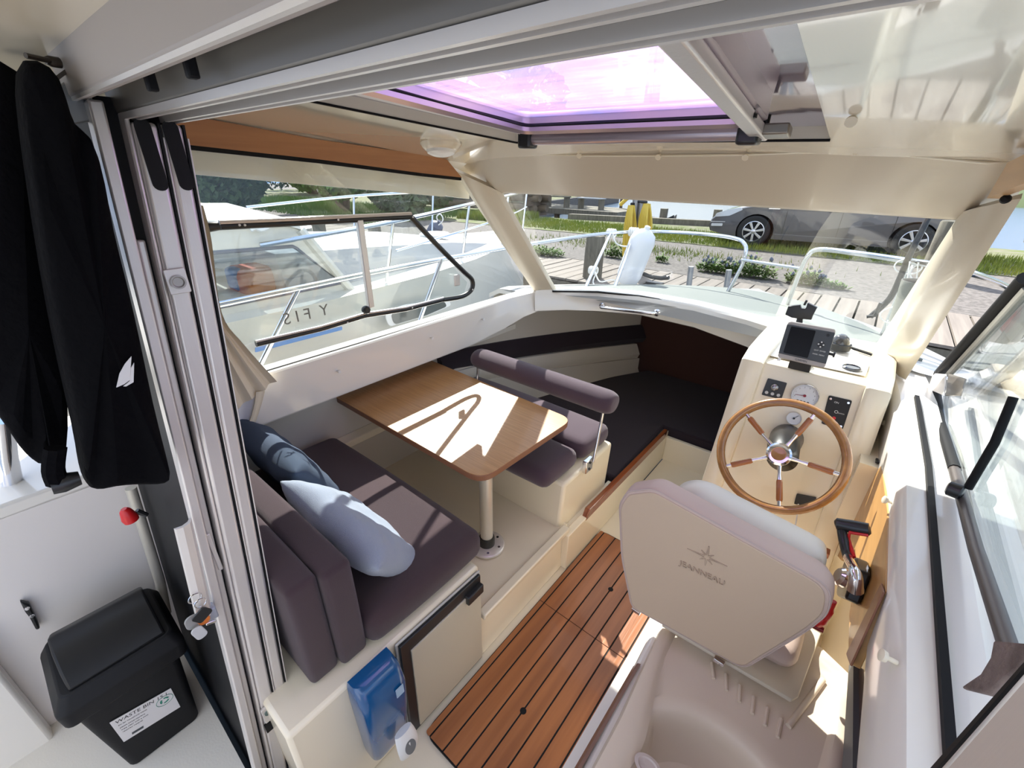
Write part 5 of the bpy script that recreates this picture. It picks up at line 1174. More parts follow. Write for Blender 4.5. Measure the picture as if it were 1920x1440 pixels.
for nm, px, lab in (('picnic_table', 1045, 'small picnic table at the landward end of the jetty'), ('bench', 1108, 'pale slatted bench on the dark jetty over the lake')):
    c = AY(px, 388, JY + .8); t = thing(nm, lab, 'bench' if nm == 'bench' else 'table', (c.x, JY + .8, zt2)); pm = mat('pale bench wood', (.52, .54, .56), .7)
    for q in range(3):
        bm = B(); box(bm, c.x - .6, c.x + .6, JY + .6 + q * .13, JY + .71 + q * .13, zt2 + .42, zt2 + .46); obj('seat_slat', bm, pm if nm == 'bench' else OLDW, t, smooth=False)
    if nm == 'bench':
        for q in range(3):
            bm = B(); box(bm, c.x - .6, c.x + .6, JY + 1.0, JY + 1.03, zt2 + .52 + q * .13, zt2 + .62 + q * .13); obj('back_slat', bm, pm, t, smooth=False)
    for sx in (-.5, .5):
        bm = B(); box(bm, c.x + sx - .04, c.x + sx + .04, JY + .6, JY + .98, zt2, zt2 + .42); obj('leg', bm, OLDW, t, smooth=False)
# ---- log stack
ls = thing('log_stack', 'stack of brown round logs with cross bearers behind the A pillar on the quay', 'log stack', AZ(940, 405, GZ))
LY = 14.2; xr = AY(1010, 390, LY).x
zz = .46
for r in range(5):
    for q in range(2):
        bm = B(); x1 = xr + random.uniform(-.15, .25) - (1.2 if r == 4 else 0); tube(bm, [(x1, LY + q * .42, zz + r * .36), (x1 - .1, LY + q * .42, zz + r * .36), (x1 - 4, LY + q * .42 + .02, zz + r * .36 + .01), (x1 - 9, LY + q * .42, zz + r * .36)], [.12, .155, .165, .17], 12); obj('log', bm, mat('debarked log', (.17, .125, .085), .9, bump=(12, .5), var=(6, (.06, .045, .03), .7, (.2, 1, 1))), ls)
for xx in (xr - .35, xr - 2.6, xr - 5.6):
    for r in range(5):
        bm = B(); box(bm, xx - .16, xx + .16, LY - .26, LY + .8, zz - .26 + r * .36, zz - .10 + r * .36); obj('cross_bearer', bm, BARK, ls, smooth=False)
# ---- steel pole with yellow hoses
pl_ = thing('hose_pole', 'grey steel pole pair on the dock edge carrying hanging yellow hoses', 'pole', AZ(1165, 520, GZ))
PY = 6.9
for dx in (-.05, .06):
    b = AY(1188, 470, PY); t = AY(1197, 366, PY); bm = B(); tube(bm, [(b.x + dx, PY, .2), (t.x + dx, PY, 3.4)], .055, 12); obj('pole', bm, mat('grey steel pole', (.30, .30, .31), .35, metal=.6), pl_)
for i, (p0, p1) in enumerate((((1183, 385), (1176, 478)), ((1212, 382), (1203, 455)))):
    h = thing('yellow_hose', 'coiled yellow hose hanging on the %s side of the steel pole' % ['left', 'right'][i], 'hose', AY(*p0, PY - .1), group='yellow hoses on the pole')
    a = AY(*p0, PY - .1); b = AY(*p1, PY - .1)
    bm = B(); tube(bm, [a + Vector((0, 0, .02)), Vector((AY(1193, 385, PY).x, PY, a.z + .02))], .02, 8); obj('hanger', bm, BLKP, h)
    for k in range(6):
        o_x = (k - 2.5) * .024; pts = [a + Vector((o_x * .5, 0, 0)), a.lerp(b, .4) + Vector((o_x * 1.3, -.02 * k, 0)), b + Vector((o_x, -.02, (k % 3) * .08)), b + Vector((o_x + .05, -.02, (k % 3) * .08 + .02)), a.lerp(b, .5) + Vector((o_x * 1.2 + .05, 0, 0)), a + Vector((o_x * .5 + .02, 0, 0))]
        bm = B(); tube(bm, smoothpath(pts, 4), .016, 6); obj('hose_loop', bm, YEL, h)
bm = B(); tube(bm, [AY(1163, 384, PY), AY(1176, 372, PY), AY(1190, 366, PY)], .03, 8); tag(obj('yellow_hose_end', bm, YEL), 'yellow hose end looping out at the top of the pole', 'hose')
# ---- own pulpit rails
pr1 = thing('port_bow_rail', 'polished steel port bow rail running from the side deck to the open pulpit', 'rail', (-.9, 3.2, .9))
RP = [AX(300, 595, -1.97), AX(404, 573, -1.96), AX(600, 532, -1.96), AX(760, 499, -1.95), AX(937, 467, -1.93), AY(1050, 449, 2.75), AY(1145, 437, 3.3), AY(1230, 434, 3.65), AY(1320, 439, 3.6), AY(1378, 447, 3.52), AY(1396, 458, 3.48), AY(1398, 474, 3.46), AY(1390, 500, 3.46), AZ(1362, 552, .87)]
bm = B(); tube(bm, smoothpath(RP, 5), .0135, 10); obj('top_tube', bm, STEEL, pr1)
for a, b in ((AX(828, 486, -1.94), AX(785, 606, -1.96)), (AY(1145, 437, 3.3), AZ(1095, 545, .93)), (AY(1192, 434, 3.5), AZ(1150, 545, .90)), (AX(560, 540, -1.96), AX(470, 720, -1.96))):
    bm = B(); tube(bm, [a, b], .012, 10); obj('stanchion', bm, STEEL, pr1)
bm = B(); tube(bm, [AY(1391, 487, 3.46), AY(1505, 504, 3.25)], .010, 10); obj('step_bar', bm, STEEL, pr1)
pr2 = thing('starboard_bow_rail', 'polished steel starboard bow rail right of the pulpit opening', 'rail', (-.2, 3.0, .9))
RP = [AZ(1473, 580, .87), AY(1500, 510, 3.22), AY(1515, 480, 3.2), AY(1535, 468, 3.18), AY(1600, 474, 3.0), AY(1720, 492, 2.6), AY(1800, 506, 2.3), AX(1900, 545, .58), AX(2000, 640, .60)]
bm = B(); tube(bm, smoothpath(RP, 5), .0135, 10); obj('top_tube', bm, STEEL, pr2)
for a, b in ((AY(1712, 490, 2.62), AZ(1650, 640, .90)),):
    bm = B(); tube(bm, [a, b], .012, 10); obj('stanchion', bm, STEEL, pr2)
# ---- white fender on the pulpit with its rope
fd = thing('white_fender', 'white sausage fender lashed with rope to the pulpit rail', 'fender', AY(1180, 520, 3.4))
fa_, fb2 = AY(1212, 432, 3.42), AY(1172, 535, 3.42); fdir = (fb2 - fa_).normalized()
Mf = frame(fa_, fdir); L = (fb2 - fa_).length
bm = B(); lathe(bm, [(.012, -.035), (.022, -.03), (.022, -.01), (.045, .0), (.085, .03), (.10, .08), (.10, L - .10), (.085, L - .04), (.045, L - .01), (.022, L), (.022, L + .03), (.01, L + .035)], Mf, 28); obj('inflated_body', bm, mat('white fender vinyl', (.80, .82, .86), .3, coat=.4), fd)
def ropey(nm, pts, par, r=.006): 
    bm = B(); tube(bm, smoothpath([Vector(p) for p in pts], 5), r, 6); return obj(nm, bm, ROPE, par)
for (cx, cy) in ((1147, 437), (1189, 435), (1113, 507)):
    c = AY(cx, cy, 3.4 if cy > 500 else 3.45)
    for k in range(4):
        bm = B(); tube(bm, [c + Vector((.018 * k - .03, .028 * math.cos(t * PI / 5), .028 * math.sin(t * PI / 5))) for t in range(10)], .009, 6, closed=True); obj('rope_turn', bm, ROPE, fd)
ropey('fender_line', [AY(1150, 445, 3.42), AY(1158, 458, 3.4), AY(1180, 461, 3.38), AY(1205, 440, 3.36)], fd)
ropey('fender_line', [AY(1118, 512, 3.36), AY(1112, 530, 3.3), AY(1125, 540, 3.3), AY(1145, 538, 3.3), AY(1158, 526, 3.34), AY(1172, 536, 3.4)], fd)
ropey('fender_line', [AY(1116, 510, 3.36), AY(1125, 528, 3.3), AY(1150, 525, 3.34), AY(1170, 540, 3.4)], fd)
ropey('fender_line', [AY(1170, 538, 3.4), AY(1160, 546, 3.3), AY(1148, 550, 3.2)], fd); ropey('fender_line', [AY(1172, 538, 3.4), AY(1175, 548, 3.2)], fd); ropey('fender_line', [AY(1174, 538, 3.4), AY(1163, 552, 3.2)], fd)
# rope coils and dark straps on the starboard rail
rc = thing('rope_coil', 'white rope coil hanging on the starboard bow rail by the pillar', 'rope', AY(1730, 500, 2.6))
for (cx, cy, w, h, Y) in ((1703, 500, 26, 14, 2.6), (1730, 513, 24, 17, 2.6), (1692, 592, 42, 18, 2.5)):
    pts = [AY(cx + w * math.cos(t), cy + h * math.sin(t), Y) for t in [k * PI / 10 for k in range(20)]]; bm = B(); tube(bm, pts, .003, 6, closed=True); obj('rope_loop', bm, ROPE, rc)
for pts in ([(1706, 490), (1698, 540), (1680, 590)], [(1722, 492), (1714, 545), (1692, 600)], [(1738, 500), (1727, 550), (1702, 610)], [(1665, 600), (1662, 625), (1680, 632), (1700, 612), (1720, 600)]): ropey('rope_fall', [AY(*p, 2.55) for p in pts], rc, .0026)
st = thing('black_strap', 'black folded strap lying over the starboard side of the windscreen base', 'strap', AY(1640, 590, 2.6))
bm = B(); tube(bm, smoothpath([AY(1745, 400, 2.7), AY(1705, 480, 2.6), AY(1688, 520, 2.6), AY(1668, 560, 2.6), AY(1632, 594, 2.6)], 4), .012, 8); obj('strap_run', bm, BLKP, st)
bm = B(); tube(bm, [AY(1652, 568, 2.58), AY(1640, 592, 2.58), AY(1625, 594, 2.58)], .008, 8); obj('strap_tail', bm, BLKP, st)
# ---- grass and plants
def tufts(nm, area, n, h, m, label, kind='stuff', cat='grass', lean=.35):
    vs, fs = [], []
    for _ in range(n):
        p = area(); hh = h * random.uniform(.5, 1.2); a = random.uniform(0, 2 * PI); w = hh * .05 + .004; dx, dy = math.cos(a), math.sin(a); l = random.uniform(0, lean) * hh; b = random.uniform(0, 2 * PI)
        k = len(vs); vs += [(p[0] - dx * w, p[1] - dy * w, p[2]), (p[0] + dx * w, p[1] + dy * w, p[2]), (p[0] + l * math.cos(b), p[1] + l * math.sin(b), p[2] + hh)]; fs.append((k, k + 1, k + 2))
    me = bpy.data.meshes.new(nm); me.from_pydata(vs, [], fs); me.materials.append(m); o = bpy.data.objects.new(nm, me); COL.objects.link(o); tag(o, label, cat, kind=kind); return o
U = random.uniform
tufts('grass', lambda: (U(-9.5, 6), U(10.9, 13.4), GZ), 24000, .12, LEAFY, 'yellow green grass strip between the gravel and the lake')
tufts('grass', lambda: (U(-11.8, -9.7), U(11.3, 13.4), GZ), 7000, .26, LEAFY, 'taller grass clump below the end of the log stack')
tufts('grass', lambda: (U(-28, -12), U(8, 13), GZ), 20000, .20, LEAF, 'rough grass seen through the port window beyond the neighbouring boat')
tufts('grass', lambda: (random.gauss(-4.2, 1.4), random.gauss(9.3, .35), GZ), 1500, .09, LEAFY, 'sparse grass patches on the gravel')
def plant(px, py, w, h, lab, blue, n=420):
    c = AZ(px, py, GZ); t = thing('verge_plant', lab, 'plant', c)
    vs, fs = [], []
    for _ in range(n):
        a = U(0, 2 * PI); r = w * math.sqrt(U(0, 1)) * .5; x, y = c.x + r * math.cos(a), c.y + r * math.sin(a) * .4; hh = h * U(.4, 1) * (1 - (r / w)); l = .07; b = U(0, 2 * PI); z = c.z + hh * U(.1, 1)
        d = Vector((math.cos(b), math.sin(b), U(-.2, .9))) * l; s = Vector((-math.sin(b), math.cos(b), 0)) * .016; p = Vector((x, y, z)); k = len(vs)
        vs += [p, p + d * .5 + s, p + d, p + d * .5 - s]; fs.append((k, k + 1, k + 2, k + 3))
    me = bpy.data.meshes.new('foliage'); me.from_pydata([tuple(v) for v in vs], [], fs); me.materials.append(LEAF); o = bpy.data.objects.new('foliage', me); _link(o, t); o['kind'] = 'stuff'
    if blue:
        bm = B()
        for _ in range(16):
            p = Vector((c.x + U(-w, w) * .42, c.y + U(-w, w) * .15, c.z + h * U(.45, .85))); M_ = Matrix.Translation(p) @ Matrix.Diagonal((1, 1, 1.6, 1)); bmesh.ops.create_icosphere(bm, subdivisions=1, radius=.022, matrix=M_)
        f = obj('flower_heads', bm, mat('grey blue flowers', (.13, .15, .20), .8), t); f['kind'] = 'stuff'
plant(1338, 511, .55, .30, 'leafy weed with grey blue flowers at the dock edge, left of the pulpit leg', True, 700)
plant(1405, 519, .75, .38, 'tallest leafy weed with grey blue flowers at the dock edge, behind the pulpit leg', True, 1100)
plant(1508, 534, .55, .30, 'leafy green weed at the dock edge between the two pulpit legs', True, 700)
plant(1562, 541, .35, .12, 'low green weed at the dock edge right of the second pulpit leg', False, 260)
plant(1152, 483, .45, .28, 'grassy tuft at the foot of the steel pole', False, 420)
plant(1240, 492, .22, .20, 'small dried tuft on the dock edge by the cleat', False, 160)
plant(1020, 478, .9, .22, 'grass tuft at the dock edge left of the timber bollard', False, 700)
# trees and bushes on the left horizon
def bush(nm, c, w, h, lab, m, n, leaf=.16, trunk=False):
    t = thing(nm, lab, 'tree' if trunk else 'bush', c); vs, fs = [], []; c = Vector(c)
    blobs = [Vector((U(-.5, .5) * w, U(-.3, .3) * w, h * U(.25 if not trunk else .45, .85))) for _ in range(14)]
    for _ in range(n):
        b_ = random.choice(blobs); d = Vector((random.gauss(0, 1), random.gauss(0, 1), random.gauss(0, 1))).normalized() * (w * .22) * U(.75, 1.05); d.z *= .8; p = c + b_ + d
        u = Vector((U(-1, 1), U(-1, 1), U(-1, 1))).normalized(); v = u.orthogonal().normalized(); l = leaf * U(.5, 1.2); k = len(vs); vs += [p + u * l, p + v * l * .5, p - u * l, p - v * l * .5]; fs.append((k, k + 1, k + 2, k + 3))
    me = bpy.data.meshes.new('foliage'); me.from_pydata([tuple(v) for v in vs], [], fs); me.materials.append(m); o = bpy.data.objects.new('foliage', me); _link(o, t); o['kind'] = 'stuff'
    bm = B()
    for q in range(3 if not trunk else 1): tube(bm, [c + Vector(((q - 1) * .2, 0, 0)) if not trunk else c, c + blobs[q] * .6 + Vector((0, 0, .1)), c + blobs[q]], [.10 * h / 3, .07 * h / 3, .02], 7)
    obj('trunk' if trunk else 'stems', bm, BARK, t)
BUSH = [((-13.6, 10.4, .2), 2.6, 2.0, 'dark bush seen through the port window just left of the log stack', LEAFD, 5200), ((-16.2, 9.8, .2), 2.8, 3.2, 'bright green bush high in the port window', LEAF, 6000), ((-18.8, 6.6, .2), 3.0, 2.6, 'dull green bush at the middle of the port window', LEAFD, 6000), ((-19.0, 3.3, .2), 3.2, 2.8, 'green bush behind the white cabin boat roof', LEAF, 6000), ((-19, .2, .2), 3.2, 3.0, 'dark bush at the left end of the port window', LEAFD, 6000)]
BUSH += [((-31, 16.5, .2), 6, 4.6, 'big olive bush at the back left, beyond the smaller bushes', LEAFD, 6000), ((-33, 10.5, .2), 5, 4.2, 'big dark bush behind the grass, left of the olive bush', LEAFD, 6000), ((-29, -3.5, .2), 6, 4.6, 'big dark bush at the far left behind the canvas covered boat', LEAFD, 6000), ((-31, 22, .2), 6, 4.6, 'big dark bush behind the log stack', LEAFD, 6000)]
for c, w, h, lab, m, n in BUSH: bush('bush', c, w, h, lab, m, n)
TREES = [((-38, 24, .2), 8, 8, 'tall dark tree far behind the log stack', 7000), ((-20, 24, .2), 8, 8, 'tall dark tree at the landward end of the jetty', 7000), ((-42, 6, .2), 9, 8, 'tall dark tree far beyond the neighbouring boat', 7000)]
for c, w, h, lab, n in TREES: bush('tree', c, w, h, lab, LEAFD, n, .3, True)
# red brown shed roof at the left horizon
sh = thing('lakeside_shed', 'low dark red shed with grey roof far left behind the bushes', 'shed', (-32, 5.5, .2))
bm = B(); box(bm, -35, -30, 3.5, 9, .2, 2.0); obj('walls', bm, mat('faded red boards', (.14, .06, .05), .8), sh, smooth=False)
bm = B(); prism(bm, [(-35.4, 3.2, 2.0), (-29.6, 3.2, 2.0), (-32.5, 3.2, 3.2)], (0, 6.2, 0)); obj('roof', bm, mat('grey roofing', (.14, .12, .13), .7), sh, smooth=False)
# ================================================================ GREY CAR (local frame: x along the car from front axle to rear, y outward = away, z up)
fw_ = AZ(1405, 463, GZ); rw_ = AZ(1700, 487, GZ); fdv = (rw_ - fw_); rot = math.atan2(fdv.y, fdv.x)
car = thing('grey_car', 'dark grey estate car parked on the grass beyond the bow', 'car', (fw_.x, fw_.y, GZ), (0, 0, rot))
WB = 2.82; RWH = .335
PAINT = mat('dark grey metallic paint', (.085, .083, .090), .28, metal=.45, coat=1)
TYRE = mat('tyre rubber', (.02, .02, .02), .8); RIM = mat('alloy wheel', (.62, .62, .64), .25, metal=.9); HEAD = mat('headlamp glass', (.62, .64, .66), .08, coat=1, metal=.2)
def arch(cx, r, a0, a1, n=14): return [(cx + r * math.cos(math.radians(a0 + (a1 - a0) * k / n)), RWH + r * math.sin(math.radians(a0 + (a1 - a0) * k / n))) for k in range(n + 1)]
low = [(-.92, .30), (-.50, .20)] + arch(0, .385, 200, -20) + [(.45, .20), (WB - .42, .20)] + arch(WB, .385, 200, -20) + [(WB + .50, .22), (WB + 1.05, .32)]
upr = [(WB + 1.12, .60), (WB + 1.10, .95), (WB + .95, 1.02), (WB + .4, 1.0), (1.9, .97), (.9, .95), (.45, .96), (.0, .90), (-.45, .80), (-.80, .68), (-.93, .55), (-.97, .42)]
prof = low + upr
W_ = 1.84
bm = B()
def inset(y, k): return [(x, y, z) for x, z in prof]
rings = []
cx_, cz_ = WB / 2, .6
for y, s in ((.035, .985), (.0, 1.0), (-.0, 1.0)): pass
def sect(y, dz, s): return [((x - cx_) * s + cx_, y, (z if z < .45 else .45 + (z - .45) * (1 - dz))) for x, z in prof]
loft(bm, [sect(.14, .10, .975), sect(.03, .02, .997), sect(-.0, 0, 1.0), sect(.02, 0, 1.0)][0:1] + [sect(.03, .02, .997), sect(.0, 0.0, 1.0)][0:2], True, False); bm.free()
bm = B()
secs = [sect(W_, .02, .97), sect(W_ - .1, 0, 1.0), sect(.12, 0.0, 1.0), sect(.02, .02, .995), sect(.0, .06, .985)]
loft(bm, secs); obj('body', bm, PAINT, car, smooth=True)
# arch liners and glasshouse
bm = B(); gl = [(.75, .94), (1.5, 1.40), (2.3, 1.47), (3.1, 1.42), (3.85, 1.0)]
loft(bm, [[(x, .10 + (z - .94) * .35, z) for x, z in gl], [(x, W_ - .10 - (z - .94) * .35, z) for x, z in gl]]); obj('glasshouse', bm, mat('dark car glass', (.02, .025, .03), .05, coat=1), car)
bm = B(); loft(bm, [[(x, .26, z + .0) for x, z in [(1.45, 1.38), (1.5, 1.42), (2.3, 1.49), (3.1, 1.44), (3.2, 1.38)]], [(x, W_ - .26, z) for x, z in [(1.45, 1.38), (1.5, 1.42), (2.3, 1.49), (3.1, 1.44), (3.2, 1.38)]]]); obj('roof', bm, PAINT, car)
def side(nm, pts, d, th, m, r=0, bevel=.003):
    P = [Vector((x, d, z)) for x, z in pts]; P = roundpoly(P, r, 3) if r else P; bm = B(); prism(bm, P, (0, -th, 0)); return obj(nm, bm, m, car, bevel=bevel)
for x0 in (.56, 1.55, 2.44):
    side('door_seam', [(x0, .30), (x0 + .006, .30), (x0 + .012, .93), (x0 + .004, .93)], -.0, .002, BLACK, bevel=0)
side('sill_trim', [(.42, .20), (WB - .40, .20), (WB - .42, .30), (.42, .30)], -.0, .012, PAINT)
side('sill_line', [(.42, .31), (2.42, .31), (2.42, .318), (.42, .318)], .0, .004, mat('dull chrome line', (.25, .25, .26), .3, metal=.7), bevel=0)
side('shoulder_crease', [(.30, .80), (3.3, .84), (3.3, .850), (.30, .812)], .0, .006, PAINT)
side('door_handle', [(1.30, .80), (1.50, .81), (1.50, .84), (1.30, .83)], .0, .03, PAINT, .01)
side('door_handle', [(2.20, .82), (2.40, .83), (2.40, .86), (2.20, .85)], .0, .03, PAINT, .01)
side('fender_badge', [(.20, .815), (.42, .82), (.42, .838), (.20, .833)], .0, .006, CHROME)
side('headlamp', [(-.86, .60), (-.55, .64), (-.30, .78), (-.36, .83), (-.62, .76), (-.84, .68)], .03, .045, HEAD, .03)
side('fog_lamp', [(-.90, .40), (-.66, .41), (-.66, .47), (-.90, .46)], .01, .03, HEAD, .015)
side('bumper_slot', [(-.92, .49), (-.62, .50), (-.62, .515), (-.92, .505)], .01, .02, mat('pale bumper strip', (.5, .5, .5), .3), 0)
for k, x0 in enumerate((0, WB)):
    bm = B(); lathe(bm, [(.20, -.10), (.30, -.11), (.332, -.08), (.335, .0), (.332, .09), (.30, .115), (.224, .11), (.216, .02)], Matrix.Translation((x0, .11, RWH)) @ Matrix.Rotation(PI / 2, 4, 'X') @ Matrix.Rotation(0, 4, 'Z'), 40)
    wh = obj('wheel', bm, TYRE, car)
    MM = Matrix.Translation((x0, .048, RWH)) @ Matrix.Rotation(PI / 2, 4, 'X')
    bm = B(); lathe(bm, [(.212, -.06), (.222, .048), (.208, .052), (.200, .040), (.196, -.06)], MM, 40); rim_ = obj('rim_ring', bm, RIM, wh)
    bm = B(); lathe(bm, [(.045, .0), (.045, .045), (.03, .052)], MM, 20); obj('hub_cap', bm, RIM, wh)
    for s in range(7):
        a = s * 2 * PI / 7 + .25; u = Vector((math.cos(a), math.sin(a), 0)); v = Vector((-math.sin(a), math.cos(a), 0)); bm = B()
        P = [u * .035 - v * .020, u * .205 - v * .030, u * .205 + v * .030, u * .035 + v * .020]; prism(bm, [MM @ (p + Vector((0, 0, .012))) for p in P], MM.to_3x3() @ Vector((0, 0, .028))); obj('spoke', bm, RIM, wh, bevel=.006)
    bm = B(); lathe(bm, [(.40, .0), (.40, -.02)], Matrix.Translation((x0, .27, RWH)) @ Matrix.Rotation(PI / 2, 4, 'X'), 30); obj('wheel_arch_liner', bm, BLACK, car)
    bm = B(); lathe(bm, [(.19, -.05), (.19, -.045)], MM, 24); obj('brake_shadow', bm, BLACK, wh)
# ================================================================ NEIGHBOURING WHITE CABIN BOAT (port side)
NX = -3.0
nbt = thing('white_cabin_boat', 'white cabin boat with raked windscreen moored alongside to port', 'boat', (-4.2, 1.6, .2))
NW = mat('cream white neighbour gelcoat', (.70, .68, .61), .35, coat=.3)
def npx(p, x=NX): return AX(*p, x)
# hull: slab sided loft with pointed bow
rings = []
cy = -4.1
for y in (-3, 0, 1.5, 2.5, 3.3, 4.0, 4.6, 5.0, 5.25):
    h = 1.15 * (1 if y < 1.5 else max(.02, 1 - ((y - 1.5) / 3.8) ** 2.2)); z = .80 + .10 * max(0, y - 1) / 4
    rings.append([(cy - h, y, z), (cy - h * .85, y, -.2), (cy - h * .6, y, -.65), (cy + h * .6, y, -.65), (cy + h * .85, y, -.2), (cy + h, y, z), (cy + h * .5, y, z + .03), (cy, y, z + .045), (cy - h * .5, y, z + .03)])
bm = B(); loft(bm, rings); obj('hull', bm, NW, nbt)
rings = []
for y, hh in ((1.4, .30), (2.2, .26), (3.2, .18), (4.0, .06)):
    h = .85 * (1 if y < 2 else 1 - ((y - 2) / 3.2) ** 2); z = .84
    rings.append([(cy - h, y, z), (cy - h * .9, y, z + hh * .9), (cy, y, z + hh), (cy + h * .9, y, z + hh * .9), (cy + h, y, z)])
bm = B(); loft(bm, rings); obj('coachroof', bm, mat('bright white deck', (.46, .465, .47), .45), nbt)
# wheelhouse side with window cut-out: built as frame pieces
xs_ = cy + 1.0
S_out = [npx(p, xs_) for p in ((330, 440), (392, 430), (540, 424), (562, 430), (705, 600), (330, 640))]
S_in = [npx(p, xs_) for p in ((340, 478), (398, 474), (548, 462), (556, 466), (640, 530), (340, 590))]
bm = B()
n = 6
A1 = [bm.verts.new(p) for p in S_out]; A2 = [bm.verts.new(p) for p in S_in]; B1 = [bm.verts.new(p + Vector((-.04, 0, 0))) for p in S_out]; B2 = [bm.verts.new(p + Vector((-.04, 0, 0))) for p in S_in]
for i in range(n):
    j = (i + 1) % n; bm.faces.new([A1[i], A1[j], A2[j], A2[i]]); bm.faces.new([B1[i], B2[i], B2[j], B1[j]]); bm.faces.new([A2[i], A2[j], B2[j], B2[i]]); bm.faces.new([A1[j], A1[i], B1[i], B1[j]])
obj('cabin_side', bm, NW, nbt, bevel=.006)
bm = B(); tube(bm, [p + Vector((.004, 0, 0)) for p in S_in], .012, 6, closed=True); obj('window_seal', bm, mat('lilac grey seal', (.16, .16, .19), .4), nbt)
g = B(); prism(g, S_in, (-.006, 0, 0)); obj('side_glass', g, glass('grey tinted glass', (.72, .75, .77)), nbt, smooth=False)
far = [p + Vector((-1.9, 0, 0)) for p in S_out]; bm = B(); prism(bm, far, (-.04, 0, 0)); obj('far_cabin_side', bm, NW, nbt)
# roof
R_ = [npx(p, xs_) for p in ((250, 445), (392, 430), (540, 424), (562, 430))]
bm = B(); rings = [[p + Vector((.02, 0, -.0)), p + Vector((-.0, 0, .05)), p + Vector((-.95, 0, .10)), p + Vector((-1.9, 0, .05)), p + Vector((-1.94, 0, -.0))] for p in R_]; loft(bm, rings); obj('roof', bm, NW, nbt)
bm = B(); tube(bm, [npx(p, xs_ + .03) for p in ((470, 432), (478, 428), (488, 432), (496, 430), (503, 426))], .012, 6); obj('roof_grab_rail', bm, WPLAS, nbt)
# raked windscreen
a, b = S_out[3], S_out[4]; g = B(); prism(g, [a, b, b + Vector((-1.9, .1, 0)), a + Vector((-1.9, .1, 0))], (0, -.01, 0)); obj('windscreen', g, _mats['grey tinted glass'], nbt, smooth=False)
bm = B(); tube(bm, [a, b], .035, 8); obj('corner_pillar', bm, NW, nbt)
# red and blue kit, steering wheel inside
bm = B(); c = npx((495, 520), xs_ - .5); box(bm, -.16, .16, -.22, .22, -.10, .10, Matrix.Translation(c)); obj('red_bag', bm, mat('faded red cloth', (.45, .08, .05), .8), nbt, bevel=.05)
bm = B(); c = npx((465, 522), xs_ - .5); box(bm, -.1, .1, -.12, .12, -.07, .09, Matrix.Translation(c)); obj('blue_bag', bm, mat('faded blue cloth', (.12, .22, .42), .8), nbt, bevel=.03)
c = npx((550, 590), xs_ - .25); bm = B(); tube(bm, [c + Vector((.05 * math.sin(t), .17 * math.cos(t), .17 * math.sin(t))) for t in [k * PI / 12 for k in range(24)]], .016, 6, closed=True); obj('steering_wheel', bm, mat('grey wheel', (.30, .31, .32), .4), nbt)
bm = B(); box(bm, cy - .8, xs_ - .05, .3, 2.6, .45, .62); obj('cabin_sole', bm, mat('wooden cabin inside', (.16, .10, .06), .6), nbt)
# hull window near the deck edge
hx_ = cy + 1.16
Q = roundpoly([npx(p, hx_) for p in ((720, 590), (752, 572), (838, 560), (846, 572), (800, 592), (728, 613))], .04, 4)
bm = B(); prism(bm, Q, (.012, 0, 0)); fr__ = obj('hull_window_frame', bm, WPLAS, nbt, bevel=.004)
c = sum(Q, Vector()) / len(Q); bm = B(); prism(bm, [c.lerp(p, .84) + Vector((.010, 0, 0)) for p in Q], (.006, 0, 0)); obj('hull_window', bm, mat('smoked hull window', (.12, .13, .12), .08, coat=1), nbt)
bm = B(); prism(bm, [npx(p, hx_ + .0) for p in ((478, 652), (640, 612), (640, 618), (478, 660))], (.012, 0, 0)); obj('blue_stripe', bm, mat('blue hull stripe', (.10, .25, .55), .4), nbt)
# rails of the neighbour
nr = thing('neighbour_bow_rail', 'thin steel pulpit rail round the white cabin boat foredeck', 'rail', (-3.6, 4.0, .9))
pts = [(-3.05, 1.2, 1.22), (-3.0, 2.2, 1.30), (-3.15, 3.2, 1.38), (-3.5, 4.2, 1.42), (-4.0, 5.2, 1.45), (-4.3, 5.2, 1.45), (-4.8, 4.2, 1.42), (-5.1, 3.2, 1.38), (-5.2, 2.0, 1.3)]
bm = B(); tube(bm, smoothpath(pts, 6), .016, 8); obj('top_tube', bm, STEEL, nr)
for i in (1, 2, 3, 4, 6, 7):
    p = Vector(pts[i]); bm = B(); tube(bm, [p, Vector((p.x * .96 - .16, p.y - .1, .84))], .013, 8); obj('stanchion', bm, STEEL, nr)
bm = B(); tube(bm, smoothpath([(x, y, z - .22) for x, y, z in pts[1:5]], 6), .009, 6); obj('guard_wire', bm, STEEL, nr)
bm = B(); lathe(bm, [(.16, 0), (.17, .03), (.15, .045), (.10, .05), (0, .05)], Matrix.Translation((-3.9, 3.4, 1.0)), 28); tag(obj('deck_hatch', bm, WPLAS), 'round white hatch on the foredeck of the neighbouring boat', 'hatch')
# dark fender hanging at the neighbour's bow
nf = thing('dark_blue_fender', 'dark blue fender strapped to the far pulpit rail seen through the port window', 'fender', AY(805, 430, 6.2))
a, b = AY(822, 418, 6.0), AY(790, 478, 6.0); M_ = frame(a, (b - a)); L = (b - a).length
bm = B(); lathe(bm, [(.03, -.05), (.03, 0), (.12, .05), (.135, .12), (.135, L - .08), (.10, L), (.03, L + .03)], M_, 20); obj('fender_body', bm, mat('navy fender vinyl', (.08, .09, .14), .5), nf)
bm = B(); tube(bm, smoothpath([a, a + Vector((.02, -.05, .12)), a + Vector((.08, 0, .16)), a + Vector((.1, 0, .02)), AY(795, 440, 5.9)], 4), .012, 6); obj('fender_line', bm, ROPE, nf)
